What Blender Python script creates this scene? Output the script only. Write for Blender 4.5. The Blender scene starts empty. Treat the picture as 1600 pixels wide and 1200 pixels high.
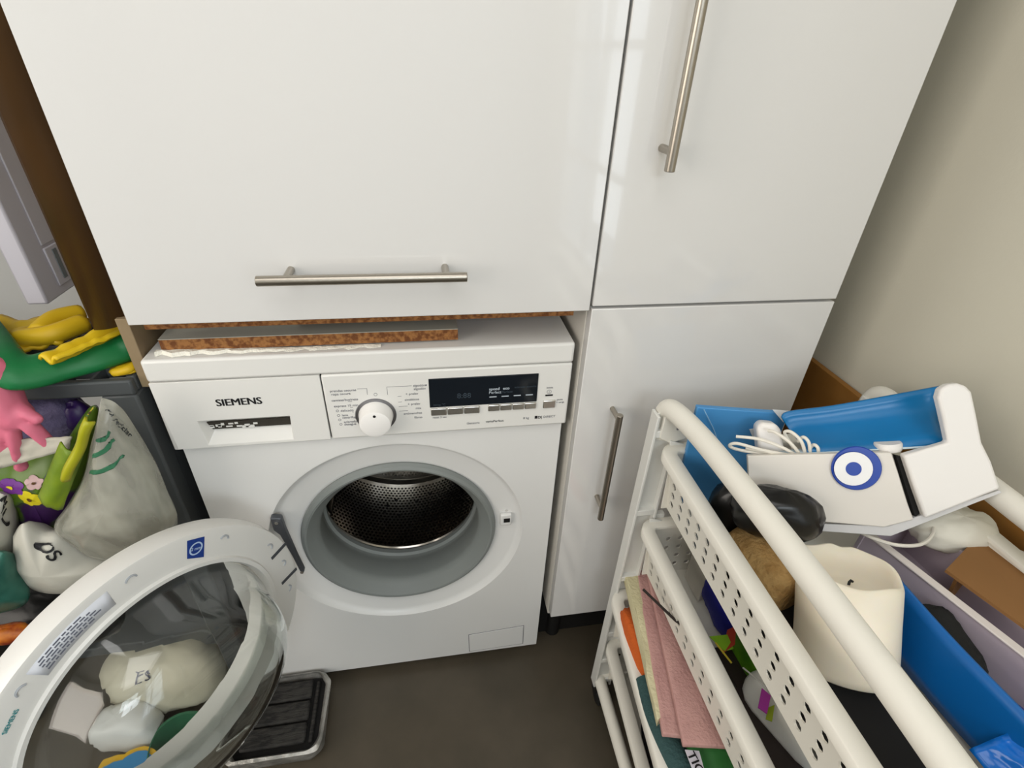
import bpy, bmesh, math, random
from math import sin, cos, pi, radians
from mathutils import Vector, Matrix, noise

S = bpy.context.scene
COL = S.collection
# ------------------------------------------------------------------ camera, world, lights, exposure
cam = bpy.data.cameras.new('camera')
cam.sensor_fit = 'HORIZONTAL'; cam.sensor_width = 36.0
cam.lens = 805.4809 * 36.0 / 1600.0
cam.clip_start = 0.02
camo = bpy.data.objects.new('camera', cam); COL.objects.link(camo)
camo.matrix_world = Matrix.Translation((0.37875,-0.67070,1.21624)) @ Matrix([[0.986005, 0.053368, -0.157941], [-0.161722, 0.536277, -0.828404], [0.04049, 0.842353, 0.537403]]).to_4x4()
S.camera = camo
W = bpy.data.worlds.new('world'); S.world = W; W.use_nodes = True
W.node_tree.nodes['Background'].inputs[0].default_value = (0.80, 0.90, 1.0, 1)
W.node_tree.nodes['Background'].inputs[1].default_value = 1.0
def area(name, loc, target, sx, sy, power, col):
    l = bpy.data.lights.new(name, 'AREA'); l.shape = 'RECTANGLE'; l.size = sx; l.size_y = sy; l.energy = power; l.color = col
    o = bpy.data.objects.new(name, l); COL.objects.link(o); o.location = loc
    o.rotation_euler = (Vector(target) - Vector(loc)).to_track_quat('-Z', 'Y').to_euler()
    return o
area('added_fill_front', (0.55, -2.80, 2.02), (0.62, 0.0, 1.20), 1.05, 0.62, 18, (0.88, 0.955, 1.0))  # unseen lamp added behind the camera to cool the tall cupboard doors
area('window_daylight_right', (1.30, -1.80, 1.30), (0.0, -1.80, 1.20), 1.0, 1.75, 13, (0.88, 0.95, 1.0))
area('added_key_left', (-1.30, -1.25, 1.50), (0.9, -0.9, 1.20), 1.4, 1.3, 26, (1.0, 0.89, 0.76))  # unseen lamp added on the left to brighten right wall and tall doors
area('added_fill_overhead', (0.10, -1.15, 2.44), (0.10, -1.0, 0.0), 1.1, 1.1, 11, (1.0, 0.98, 0.96))  # overhead fill added to lift the whole room, no fitting hangs here
S.view_settings.view_transform = 'Standard'; S.view_settings.look = 'None'
S.view_settings.gamma = 1.0; S.view_settings.use_curve_mapping = False
S.view_settings.exposure = 0.0

# ------------------------------------------------------------------ helpers
def srgb(h):
    if isinstance(h, str):
        h = h.lstrip('#'); c = [int(h[i:i+2], 16)/255 for i in (0, 2, 4)]
    else: c = list(h)
    return tuple(x/12.92 if x <= .04045 else ((x+.055)/1.055)**2.4 for x in c) + (1,)
_m = {}
def mat(name, col, rough=.5, metal=0, trans=0, ior=1.45, col2=None, scale=8, bump=0, bscale=60, coat=0, detail=4, lo=.4, hi=.6, spec=.5, sss=0, stretch=(1, 1, 1), rvar=0):
    """one procedural Principled material: colour (two colours mixed by noise), gloss and fine relief"""
    if name in _m: return _m[name]
    m = bpy.data.materials.new(name); m.use_nodes = True; nt = m.node_tree; b = nt.nodes['Principled BSDF']
    b.inputs['Base Color'].default_value = srgb(col); b.inputs['Roughness'].default_value = rough
    b.inputs['Metallic'].default_value = metal; b.inputs['Transmission Weight'].default_value = trans
    b.inputs['IOR'].default_value = ior; b.inputs['Coat Weight'].default_value = coat; b.inputs['Coat Roughness'].default_value = .03
    b.inputs['Specular IOR Level'].default_value = spec
    if sss:
        b.inputs['Subsurface Weight'].default_value = sss; b.inputs['Subsurface Radius'].default_value = (.02, .012, .006); b.inputs['Subsurface Scale'].default_value = .6
    if col2 or bump or rvar:
        tc = nt.nodes.new('ShaderNodeTexCoord'); mp = nt.nodes.new('ShaderNodeMapping'); mp.inputs['Scale'].default_value = stretch
        nt.links.new(tc.outputs['Object'], mp.inputs[0])
    if col2:
        n = nt.nodes.new('ShaderNodeTexNoise'); n.inputs['Scale'].default_value = scale; n.inputs['Detail'].default_value = detail
        r = nt.nodes.new('ShaderNodeValToRGB'); r.color_ramp.elements[0].position = lo; r.color_ramp.elements[1].position = hi
        r.color_ramp.elements[0].color = srgb(col); r.color_ramp.elements[1].color = srgb(col2)
        nt.links.new(mp.outputs[0], n.inputs['Vector']); nt.links.new(n.outputs['Fac'], r.inputs[0]); nt.links.new(r.outputs[0], b.inputs['Base Color'])
    if bump:
        n2 = nt.nodes.new('ShaderNodeTexNoise'); n2.inputs['Scale'].default_value = bscale; n2.inputs['Detail'].default_value = 3
        bp = nt.nodes.new('ShaderNodeBump'); bp.inputs['Strength'].default_value = bump; bp.inputs['Distance'].default_value = .004
        nt.links.new(mp.outputs[0], n2.inputs['Vector']); nt.links.new(n2.outputs['Fac'], bp.inputs['Height']); nt.links.new(bp.outputs[0], b.inputs['Normal'])
    _m[name] = m
    return m
WL = {}
def V(p): return Vector(p)
class MB:
    def __init__(s): s.v = []; s.f = []
    def add(s, vs, fs):
        k = len(s.v); s.v += [tuple(x) for x in vs]; s.f += [tuple(i+k for i in f) for f in fs]; return s
    def box(s, lo, hi):
        (a, b, c), (d, e, f) = lo, hi
        return s.add([(a,b,c),(d,b,c),(d,e,c),(a,e,c),(a,b,f),(d,b,f),(d,e,f),(a,e,f)], [(3,2,1,0),(4,5,6,7),(0,1,5,4),(1,2,6,5),(2,3,7,6),(3,0,4,7)])
    def prism(s, pts, off):
        pts = [V(p) for p in pts]; off = V(off); n = len(pts)
        nrm = Vector((0,0,0))
        for i in range(n): nrm += (pts[i]-pts[0]).cross(pts[(i+1) % n]-pts[0])
        if nrm.dot(off) > 0: pts = pts[::-1]
        return s.add(pts + [p+off for p in pts], [tuple(range(n)), tuple(range(2*n-1, n-1, -1))] + [(i, i+n, (i+1) % n + n, (i+1) % n) for i in range(n)])
    def tube(s, pts, r, n=12, cap=True, flat=1.0, closed=False):
        P = [V(p) for p in pts]; m = len(P); R = r if isinstance(r, (list, tuple)) else [r]*m
        T = []
        for i in range(m):
            if closed: t = P[(i+1) % m]-P[i-1]
            else: t = P[min(i+1, m-1)]-P[max(i-1, 0)]
            T.append(t.normalized())
        up = Vector((0,0,1)) if abs(T[0].z) < .9 else Vector((1,0,0))
        a = (up - T[0]*up.dot(T[0])).normalized(); vs = []; fs = []
        for i in range(m):
            a = (a - T[i]*a.dot(T[i])).normalized(); b = T[i].cross(a)
            for k in range(n):
                q = 2*pi*k/n; vs.append(P[i] + (a*sin(q)*flat + b*cos(q))*R[i])
        for i in range(m if closed else m-1):
            j = (i+1) % m
            for k in range(n): fs.append((i*n+k, i*n+(k+1) % n, j*n+(k+1) % n, j*n+k))
        if cap and not closed: fs += [tuple(range(n-1, -1, -1)), tuple(range((m-1)*n, m*n))]
        return s.add(vs, fs)
    def lathe(s, prof, c, ax, n=64, closed=False, ref=None, rfun=None):
        c = V(c); ax = V(ax).normalized(); ref = V(ref) if ref else (Vector((0,0,1)) if abs(ax.z) < .9 else Vector((1,0,0)))
        a = (ref-ax*ref.dot(ax)).normalized(); b = ax.cross(a); m = len(prof); vs = []; fs = []
        for i, (r, h) in enumerate(prof):
            for k in range(n):
                q = 2*pi*k/n; rr, hh = rfun(q, r, h) if rfun else (r, h)
                vs.append(c + ax*hh + (a*cos(q)+b*sin(q))*rr)
        for i in range(m if closed else m-1):
            j = (i+1) % m
            for k in range(n): fs.append((i*n+k, i*n+(k+1) % n, j*n+(k+1) % n, j*n+k))
        if not closed:
            if prof[0][0] < 1e-4: pass
        return s.add(vs, fs)
    def disc(s, c, ax, r, t, n=32): return s.lathe([(1e-5, 0), (r, 0), (r, t), (1e-5, t)], c, ax, n)
    def ball(s, c, rad, nu=20, nv=12, rot=None, sup=1.0, disp=None):
        vs = []; fs = []; c = V(c)
        pw = lambda x: math.copysign(abs(x)**sup, x)
        for j in range(nv+1):
            th = -pi/2 + pi*j/nv
            for i in range(nu):
                ph = 2*pi*i/nu
                p = Vector((pw(cos(th))*pw(cos(ph)), pw(cos(th))*pw(sin(ph)), pw(sin(th))))
                k = 1+disp(p) if disp else 1
                p = Vector((p.x*rad[0], p.y*rad[1], p.z*rad[2]))*k
                if rot: p = rot @ p
                vs.append(c+p)
        for j in range(nv):
            for i in range(nu): fs.append((j*nu+i, j*nu+(i+1) % nu, (j+1)*nu+(i+1) % nu, (j+1)*nu+i))
        return s.add(vs, fs)
    def sheet(s, p00, p10, p11, p01, nu, nv, fn=None):
        A, B, Cc, Dd = map(V, (p00, p10, p11, p01)); nrm = (B-A).cross(Dd-A).normalized(); vs = []; fs = []
        for j in range(nv+1):
            for i in range(nu+1):
                u, w = i/nu, j/nv; p = A*(1-u)*(1-w)+B*u*(1-w)+Cc*u*w+Dd*(1-u)*w
                if fn: p = p + nrm*fn(u, w)
                vs.append(p)
        for j in range(nv):
            for i in range(nu): k = j*(nu+1)+i; fs.append((k, k+1, k+nu+2, k+nu+1))
        return s.add(vs, fs)
    def perf(s, fn, U, H, pitch, rad, rows=None, z0=0., stagger=True, stretch=1.0, ph=None):
        """a wall of size U x H perforated by rows of round holes; fn maps (u,h) to a point"""
        ph = ph or pitch; nr = rows or int((H-z0)//ph)
        hs = [(z0+i*ph, z0+(i+1)*ph) for i in range(nr)]
        def q(u0, u1, h0, h1): 
            if u1-u0 > 1e-5 and h1-h0 > 1e-5: s.add([fn(u0,h0), fn(u1,h0), fn(u1,h1), fn(u0,h1)], [(0,1,2,3)])
        m = max(1, int(U/pitch)*1)
        for (a, b) in ((0, z0), (hs[-1][1], H)):
            for i in range(m): q(U*i/m, U*(i+1)/m, a, b)
        for r, (a, b) in enumerate(hs):
            nc = int(U//pitch) - (1 if stagger else 0); mg = (U-nc*pitch)/2 + ((pitch/4 if r % 2 else -pitch/4) if stagger else 0)
            q(0, mg, a, b); q(mg+nc*pitch, U, a, b)
            for i in range(nc):
                u0 = mg+i*pitch; u1 = u0+pitch; cu = (u0+u1)/2; ch = (a+b)/2
                o = [(u0,a),(cu,a),(u1,a),(u1,ch),(u1,b),(cu,b),(u0,b),(u0,ch)]
                k = [(cu+rad*cos(t), ch+rad*stretch*sin(t)) for t in [pi*(1.25+.25*x) for x in range(8)]]
                s.add([fn(*x) for x in o+k], [(x, (x+1) % 8, 8+(x+1) % 8, 8+x) for x in range(8)])
        return s
    def build(s, name, m, parent=None, smooth=35, bevel=0, seg=2, solid=0, soff=0, sub=0, remesh=0, smo=0, weld=False, origin=None):
        me = bpy.data.meshes.new(name)
        xs = list(zip(*s.v)); o = V(origin) if origin else Vector(((min(xs[0])+max(xs[0]))/2, (min(xs[1])+max(xs[1]))/2, min(xs[2])))
        me.from_pydata([(x-o.x, y-o.y, z-o.z) for x, y, z in s.v], [], s.f); me.validate()
        if weld:
            bm = bmesh.new(); bm.from_mesh(me); bmesh.ops.remove_doubles(bm, verts=bm.verts, dist=1e-5); bmesh.ops.recalc_face_normals(bm, faces=bm.faces); bm.to_mesh(me); bm.free()
        if smooth:
            me.polygons.foreach_set('use_smooth', [True]*len(me.polygons)); me.set_sharp_from_angle(angle=radians(smooth))
        me.materials.append(m)
        ob = bpy.data.objects.new(name, me); COL.objects.link(ob)
        if remesh:
            md = ob.modifiers.new('remesh', 'REMESH'); md.mode = 'VOXEL'; md.voxel_size = remesh; md.use_smooth_shade = True
            md = ob.modifiers.new('smooth', 'SMOOTH'); md.iterations = smo or 6; md.factor = .5
        if solid:
            md = ob.modifiers.new('solid', 'SOLIDIFY'); md.thickness = solid; md.offset = soff
        if bevel:
            md = ob.modifiers.new('bevel', 'BEVEL'); md.width = bevel; md.segments = seg; md.limit_method = 'ANGLE'; md.harden_normals = False
        if sub:
            md = ob.modifiers.new('subsurf', 'SUBSURF'); md.levels = sub; md.render_levels = sub
        place(ob, o, parent)
        return ob
def place(ob, o, parent):
    o = V(o); ob.location = o; WL[ob.name] = o
    if parent:
        ob.parent = parent; ob.matrix_parent_inverse = Matrix.Translation(-WL[parent.name])
def tag(o, label=None, cat=None, group=None, kind=None):
    for k, v in (('label', label), ('category', cat), ('group', group), ('kind', kind)):
        if v: o[k] = v
    return o
def thing(name, loc, label, cat, group=None):
    o = bpy.data.objects.new(name, None); COL.objects.link(o); o.location = loc; o.empty_display_size = .05; WL[o.name] = V(loc)
    return tag(o, label, cat, group)
def text(body, loc, right, up, size, m, parent, bold=0, align='LEFT', name='lettering'):
    c = bpy.data.curves.new(name, 'FONT'); c.body = body; c.size = size; c.align_x = align; c.extrude = .00015; c.resolution_u = 3
    c.materials.append(m)
    f = bpy.data.objects.new(name, c); COL.objects.link(f)
    me = bpy.data.meshes.new_from_object(f); me.name = name; bpy.data.objects.remove(f); bpy.data.curves.remove(c)
    if bold:
        bm = bmesh.new(); bm.from_mesh(me); e = bold*size
        g = bmesh.ops.duplicate(bm, geom=bm.verts[:]+bm.edges[:]+bm.faces[:])['geom']
        for v in g:
            if isinstance(v, bmesh.types.BMVert): v.co.x += 2*e; v.co.z += .00002
        bm.to_mesh(me); bm.free()
    o = bpy.data.objects.new(name, me); COL.objects.link(o)
    r = V(right).normalized(); u = V(up).normalized(); n = r.cross(u)
    M = Matrix((r, u, n)).transposed()
    o.rotation_euler = M.to_euler(); place(o, loc, parent)
    return o
def wrap(o, target, off=.0022):
    if len(o.data.vertices) > 20 and o.name.startswith('lettering'):
        bm = bmesh.new(); bm.from_mesh(o.data); bmesh.ops.triangulate(bm, faces=bm.faces); bmesh.ops.subdivide_edges(bm, edges=bm.edges, cuts=3, use_grid_fill=True); bm.to_mesh(o.data); bm.free()
    md = o.modifiers.new('wrap', 'SHRINKWRAP'); md.target = target; md.offset = off; md.wrap_mode = 'ABOVE_SURFACE'
    return o
def smoothpath(pts, n=6):
    P = [V(p) for p in pts]; out = []
    for i in range(len(P)-1):
        a, b, c, d = P[max(i-1, 0)], P[i], P[i+1], P[min(i+2, len(P)-1)]
        for k in range(n):
            t = k/n; out.append(.5*((2*b)+(c-a)*t+(2*a-5*b+4*c-d)*t*t+(3*b-a-3*c+d)*t**3))
    out.append(P[-1]); return out
def crumple(seed, amp=.2, f=1.5, f2=4):
    o = Vector((seed*7.3, seed*3.1, seed*1.7))
    def fn(p):
        a = noise.noise(p*f+o); b = 1-2*abs(noise.noise(p*f2+o*2)); c = abs(noise.noise(p*f2*2.3+o))
        return amp*(a+.55*b-.3*c)
    return fn
def pouch(outline, df, db, seed, amp=.006, fr=14, m=64):
    """a slack bag: outline in an upright plane, bulging to the front and the back, with folds"""
    P = [V(p) for p in outline]; P = smoothpath(P+[P[0]], 8)[:-1]; k = len(P); c = sum(P, Vector())/k
    if sum((P[i].x*P[(i+1) % k].z-P[(i+1) % k].x*P[i].z) for i in range(k)) > 0: P = P[::-1]
    prof = [(.03,1,-1),(.25,.97,-1),(.45,.88,-1),(.65,.70,-1),(.82,.45,-1),(.94,.2,-1),(1,0,0),(.94,.3,1),(.7,.75,1),(.35,1,1),(.03,1,1)]
    mb = MB(); o = Vector((seed*3.1, seed*5.7, seed))
    for f, g, sg in prof:
        for p in P:
            q = c+(p-c)*f; d = q*fr+o
            w = (1-abs(2*noise.noise(d)))*.6+.8*noise.noise(d*.55)-.5*abs(noise.noise(d*2.2))
            q.y += sg*(df if sg < 0 else db)*g+sg*amp*w*(1-f**6)*1.6
            q.x += amp*.35*noise.noise(d*1.3+o); q.z += amp*.35*noise.noise(d*1.3-o)
            mb.v.append(tuple(q))
    n = len(prof)
    for i in range(n-1):
        for j in range(k): mb.f.append((i*k+j, i*k+(j+1) % k, (i+1)*k+(j+1) % k, (i+1)*k+j))
    mb.f += [tuple(range(k-1,-1,-1)), tuple(range((n-1)*k, n*k))]
    return mb
EX, EY, EZ = Vector((1,0,0)), Vector((0,1,0)), Vector((0,0,1))

# ------------------------------------------------------------------ materials
M_gloss = mat('white_high_gloss_lacquer', '#dad9d7', .09, coat=.6)
M_carc = mat('white_melamine', '#d5d2ca', .4)
M_raw = mat('raw_chipboard_edge', '#6b3f1f', .9, col2='#9a6a3c', scale=140, bump=.5, bscale=200)
M_tan = mat('tan_panel_edge', '#8d7a5e', .7, col2='#9a8767', scale=20)
M_steel = mat('brushed_steel', '#a8a196', .32, metal=1, bump=.04, bscale=300, stretch=(1, 12, 12))
M_dark = mat('dark_gap', '#0d0c0b', .8)
M_wall = mat('painted_wall', '#cfcbbb', .85, bump=.05, bscale=180)
M_wallw = mat('white_painted_wall', '#c9c8c4', .85, bump=.05, bscale=180)
M_floor = mat('grey_vinyl_floor', '#433d32', .42, col2='#544c40', scale=7, bump=.04, bscale=90, lo=.3, hi=.72, detail=6)
M_enamel = mat('white_enamel', '#dfdfdd', .28)
M_plast = mat('white_appliance_plastic', '#e2e1dd', .3)
M_ink = mat('black_print', '#17171a', .5)
M_grey_ink = mat('grey_print', '#74747a', .6)
M_screen = mat('dark_display_glass', '#10171f', .08)
M_screen_ink = mat('pale_display_print', '#b9c3cc', .5)
M_dim_ink = mat('dim_display_print', '#37424c', .5)
M_chrome = mat('polished_chrome', '#dcdad6', .26, metal=1)
M_rubber = mat('grey_rubber', '#7f8482', .5, bump=.03, bscale=120)
M_drum = mat('stainless_drum', '#a5a19b', .16, metal=1)
M_glass = mat('clear_glass', '#f2f6f4', .02, trans=1, ior=1.46)
M_hinge = mat('dark_metal_hinge', '#5d6066', .4, metal=.5)
M_cart = mat('white_cart_plastic', '#e0ddd3', .42, bump=.02, bscale=90)
M_black = mat('black_rubber', '#121212', .6)

# ------------------------------------------------------------------ room
def struct(o, label): return tag(o, label, kind='structure')
struct(MB().box((-1.2,-2.7,-.05), (2.2,.62,0)).build('floor', M_floor, smooth=0), 'dark grey brown smooth floor under the washing machine')
struct(MB().box((-1.2,.60,0), (1.3,.68,2.5)).build('wall_back', M_wallw, smooth=0), 'pale grey wall behind the cupboards')
wr = MB().box((1.135,-1.30,0), (1.22,.60,2.5)).box((1.135,-2.7,0), (1.22,-2.30,2.5)).box((1.135,-2.30,0), (1.22,-1.30,.35)).box((1.135,-2.30,2.25), (1.22,-1.30,2.5))
struct(wr.build('wall_right', M_wall, smooth=0), 'plain beige grey wall right of the tall cupboard')
wl = MB().box((-1.28,-.50,0), (-1.2,.68,2.5)).box((-1.28,-2.7,0), (-1.2,-1.95,2.5)).box((-1.28,-1.95,0), (-1.2,-.50,.80)).box((-1.28,-1.95,2.15), (-1.2,-.50,2.5))
struct(wl.build('wall_left', M_wallw, smooth=0), 'pale wall on the left side of the room')
wf = MB().box((-1.28,-2.78,0), (.0,-2.7,2.5)).box((1.10,-2.78,0), (1.22,-2.7,2.5)).box((.0,-2.78,0), (1.10,-2.7,1.68)).box((.0,-2.78,2.36), (1.10,-2.7,2.5))
struct(wf.build('wall_front', M_wallw, smooth=0), 'pale wall behind the camera')
struct(MB().box((-1.28,-2.78,2.5), (1.3,.68,2.56)).build('ceiling', M_wallw, smooth=0), 'white ceiling of the room')
win = MB()
for y in (-2.30,-1.35): win.box((1.15,y,.35), (1.20,y+.05,2.25))
for z in (.35,2.20): win.box((1.15,-2.30,z), (1.20,-1.30,z+.05))
wo = struct(win.build('window_1', M_gloss, bevel=.003), 'white window frame in the right wall')
w2 = MB()
for y in (-1.95,-.55): w2.box((-1.26,y,.80), (-1.21,y+.05,2.15))
for z in (.80,2.10): w2.box((-1.26,-1.95,z), (-1.21,-.50,z+.05))
w2.box((-1.255,-1.25,.85), (-1.215,-1.20,2.10))
struct(w2.build('added_window_left', M_gloss, bevel=.003), 'added white window frame, out of view in the left wall')  # frame made up to go with the added left lamp
w3 = MB()
for x in (.0,.53,1.06): w3.box((x,-2.76,1.68), (x+.04,-2.71,2.36))
for z in (1.68,2.32): w3.box((.0,-2.76,z), (1.10,-2.71,z+.04))
struct(w3.build('added_window_front', M_gloss, bevel=.003), 'added white high window frame, unseen in the wall behind the camera')  # frame made up for the added front lamp, kept above the door reflections
mu = MB()
for z in (.80,1.25,1.70): mu.box((1.16,-2.25,z), (1.19,-1.35,z+.03))
mu.box((1.16,-1.815,.40), (1.19,-1.785,2.20))
mu.build('glazing_bar', M_gloss, wo)

# ------------------------------------------------------------------ upper cupboard (left) and tall cupboard (right)
YD = -.0223
def bar_handle(p0, p1, posts, r, door_y, parent, lab='brushed steel bar handle'):
    h = MB().tube([p0, p1], r, 20).build('bar_handle', M_steel, parent, bevel=.0008); h['label'] = lab
    for q in posts:
        MB().tube([q, (q[0], door_y, q[2])], r*.75, 16).build('handle_post', M_steel, h)
    return h
uc = thing('wall_cupboard', (.311,.25,.905), 'white high-gloss cupboard hanging over the washing machine, with a horizontal bar handle', 'cupboard')
d = MB().box((.0125,YD,.9128), (.6098,YD+.019,1.62)).build('door', M_gloss, uc, bevel=.0012)
bar_handle((.1842,-.055,.9800), (.4325,-.055,.9800), [(.2175,-.055,.9815), (.4065,-.055,.9815)], .0062, YD, d)
MB().box((.0025,.0,.906), (.0185,.57,2.2)).build('side_panel', M_tan, uc, bevel=.001)
MB().box((-.0215,.014,.800), (-.0065,.56,.9055)).build('end_panel', M_tan, uc, bevel=.001)
MB().box((.594,.0,.925), (.6108,.57,2.2)).build('side_panel', M_carc, uc, bevel=.001)
MB().box((.0185,-.001,.8965), (.5935,.57,.924)).build('bottom_panel', M_raw, uc)
MB().box((.0185,.555,.925), (.5935,.57,2.2)).build('back_panel', M_carc, uc)
MB().box((.0125,YD,1.623), (.6098,YD+.019,2.2)).build('door', M_gloss, uc, bevel=.0012)
tc_ = thing('tall_cupboard', (.81,.25,0), 'white high-gloss tall cupboard with two doors beside the right wall', 'cupboard')
d = MB().box((.6135,YD,.9195), (1.0045,YD+.019,2.2)).build('door', M_gloss, tc_, bevel=.0012)
bar_handle((.6748,-.055,1.1065), (.6748,-.055,1.52), [(.6748,-.055,1.128), (.6748,-.055,1.50)], .0064, YD, d)
d = MB().box((.6135,YD,.1810), (1.0045,YD+.019,.9150)).build('door', M_gloss, tc_, bevel=.0012)
bar_handle((.6705,-.055,.516), (.6705,-.055,.748), [(.6705,-.055,.541), (.6705,-.055,.738)], .0056, YD, d)
for x in (.6125,.986): MB().box((x,-.002,.165), (x+.018,.57,2.2)).build('side_panel', M_carc, tc_, bevel=.001)
MB().box((.6305,-.002,.9085), (.986,.56,.9255)).build('shelf', M_carc, tc_)
MB().box((.6305,-.002,.165), (.986,.56,.183)).build('bottom_panel', M_carc, tc_)
MB().box((.6305,.555,.183), (.986,.57,2.2)).build('back_panel', M_carc, tc_)
for x in (.65,.95):
    for y in (.06,.50): MB().tube([(x,y,0),(x,y,.165)], .018, 14).build('leg', M_black, tc_)
MB().box((.6125,.055,.002), (1.004,.07,.160)).build('plinth', M_dark, tc_)  # black colour stands in for the shaded recess below the doors
# brown hardboard standing left of the wall cupboard and the tan cabinet side panel under it
hb = MB(); N = 14
for k in range(N+1):
    t = k/N; x = -.0585+.0575*t; y = .030-.010*sin(t*pi)
    hb.v += [(x,y,.884+.014*t), (x,y,2.0)]
hb.f = [(2*k,2*k+2,2*k+3,2*k+1) for k in range(N)]
tag(hb.build('hardboard_strip', mat('brown_hardboard', '#4a331a', .38, col2='#563b1e', scale=5), solid=.003), 'tall bowed brown hardboard strip standing beside the left edge of the wall cupboard', 'board')
# boards lying on the washing machine
b1 = thing('chipboard_offcut', (.22,.15,.8535), 'grey melamine chipboard offcut with raw brown front edge on top of the washing machine', 'board')
MB().box((.0185,.019,.8535), (.4245,.31,.8705)).build('chipboard_core', M_raw, b1)
MB().box((.0183,.0188,.8706), (.4247,.3102,.8716)).build('melamine_top', mat('grey_melamine', '#a7a69c', .45), b1)
b2 = thing('white_board_strip', (.10,.17,.8717), 'short white edged board lying behind and on the grey chipboard offcut', 'board')
MB().box((.004,.050,.8718), (.196,.30,.8850)).build('board_core', M_carc, b2, bevel=.0006)
fo = MB(); R = random.Random(3); n = 40; top = []; 
for k in range(n+1):
    x = .012+.30*k/n; y = .0085+.009*noise.noise(Vector((k*.45,0,0)))+.002*R.random()-.004*(k/n)*0; z = .8562-.0042*min(1,k/n*1.6)+.0016*noise.noise(Vector((k*.8,3,0)))
    fo.v += [(x,y,.8504), (x,y+.003,z), (x,.0185,z), (x,.0185,.8504)]
for k in range(n):
    for j in range(3): fo.f.append((4*k+j, 4*k+j+1, 4*k+5+j, 4*k+4+j))
fo.f += [(0,1,2,3), (4*n+3,4*n+2,4*n+1,4*n)]
tag(fo.build('polystyrene_strip', mat('white_polystyrene', '#efece0', .9, bump=.6, bscale=220), weld=True), 'ragged strip of white foam squeezed under the chipboard offcut', 'foam')

# ------------------------------------------------------------------ washing machine
wm = thing('washing_machine', (.30,.28,0), 'white front-loading washing machine with its round door wide open', 'washing machine')
PC = V((.311,.0105,.437))         # porthole centre
body = MB()
# front sheet with a round hole
n = 96; R0 = .232; x0, x1, z0, z1 = .002, .598, .028, .7005
def edge_pt(q):
    dx, dz = cos(q), sin(q); t = 1e9
    if dx > 1e-9: t = min(t, (x1-PC.x)/dx)
    if dx < -1e-9: t = min(t, (x0-PC.x)/dx)
    if dz > 1e-9: t = min(t, (z1-PC.z)/dz)
    if dz < -1e-9: t = min(t, (z0-PC.z)/dz)
    return (PC.x+t*dx, .0105, PC.z+t*dz)
angs = sorted([2*pi*k/n for k in range(n)]+[math.atan2(b-PC.z, a-PC.x) % (2*pi) for a in (x0,x1) for b in (z0,z1)])
vs = []
for q in angs: vs += [edge_pt(q), (PC.x+R0*cos(q), .0105, PC.z+R0*sin(q))]
m = len(angs)
body.add(vs, [(2*k, 2*((k+1) % m), 2*((k+1) % m)+1, 2*k+1) for k in range(m)])
body.add([(x0,.0105,z0),(x0,.55,z0),(x0,.55,.815),(x0,.0105,.815)], [(0,1,2,3)]).add([(x1,.0105,z0),(x1,.55,z0),(x1,.55,.815),(x1,.0105,.815)], [(3,2,1,0)])
body.add([(x0,.55,z0),(x1,.55,z0),(x1,.55,.815),(x0,.55,.815)], [(0,1,2,3)]).add([(x0,.0105,z0),(x1,.0105,z0),(x1,.55,z0),(x0,.55,z0)], [(0,1,2,3)])
body.add([(x0,.045,z1-.03),(x1,.045,z1-.03),(x1,.045,.815),(x0,.045,.815)], [(0,1,2,3)])
body.build('body', M_enamel, wm, weld=True)
for x in (.06,.54):
    for y in (.06,.48): MB().tube([(x,y,0),(x,y,.028)], .02, 14).build('foot', M_black, wm)
MB().box((-.0045,-.001,.8150), (.6025,.55,.8500)).build('top_lid', M_plast, wm, bevel=.0045, seg=3)
# control panel right part
fa = MB().box((.2232,0,.6955), (.6022,.012,.8138)).build('control_panel', M_plast, wm, bevel=.003, seg=2)
# detergent drawer front with a grip recess
dr = MB(); a, b, c_, e = .0425,.1690,.7005,.7450; X0, X1, Z0, Z1 = -.0042,.2216,.6955,.8138
o_ = [(X0,0,Z0),(X1,0,Z0),(X1,0,Z1),(X0,0,Z1)]; i_ = [(a+.002,0,c_),(b-.003,0,c_),(b,0,e),(a-.002,0,e)]
dr.add(o_+i_, [(k, (k+1) % 4, 4+(k+1) % 4, 4+k) for k in range(4)])
bk = [(x,.012,z) for x, _, z in o_]; dr.add(o_+bk, [(k, 4+k, 4+(k+1) % 4, (k+1) % 4) for k in range(4)])
dp = [(a+.012,.016,c_+.018),(b-.004,.016,c_+.018),(b-.004,.030,e-.002),(a+.004,.030,e-.002)]
dr.add(i_+dp, [(k, 4+k, 4+(k+1) % 4, (k+1) % 4) for k in range(4)]).add(dp, [(0,3,2,1)])
dr = dr.build('detergent_drawer', M_plast, wm, weld=True, bevel=.0012)
MB().prism([(a+.010,.0120,.7210),(b-.004,.0120,.7210),(b-.002,.0120,.7345),(a+.003,.0120,.7345)], (0,.0015,0)).build('drawer_slot', mat('dark_slot', '#35312a', .8), dr)
wp_ = MB(); R = random.Random(12)
for k in range(13):
    x = a+.004+.0052*k+R.uniform(-.002,.002); z = .7200+R.uniform(0,.009)
    wp_.box((x,.0114,z+.0002), (x+R.uniform(.004,.010),.0121,z+R.uniform(.0025,.0050)))
o = wp_.build('peeling_label', M_plast, dr); o['kind'] = 'stuff'
text('SIEMENS', (.0728,-.0004,.7706), EX, EZ, .0168, M_ink, dr, bold=.032)
MB().box((.2216,.006,.6965), (.2232,.012,.8130)).build('panel_seam', M_dark, wm)
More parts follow.
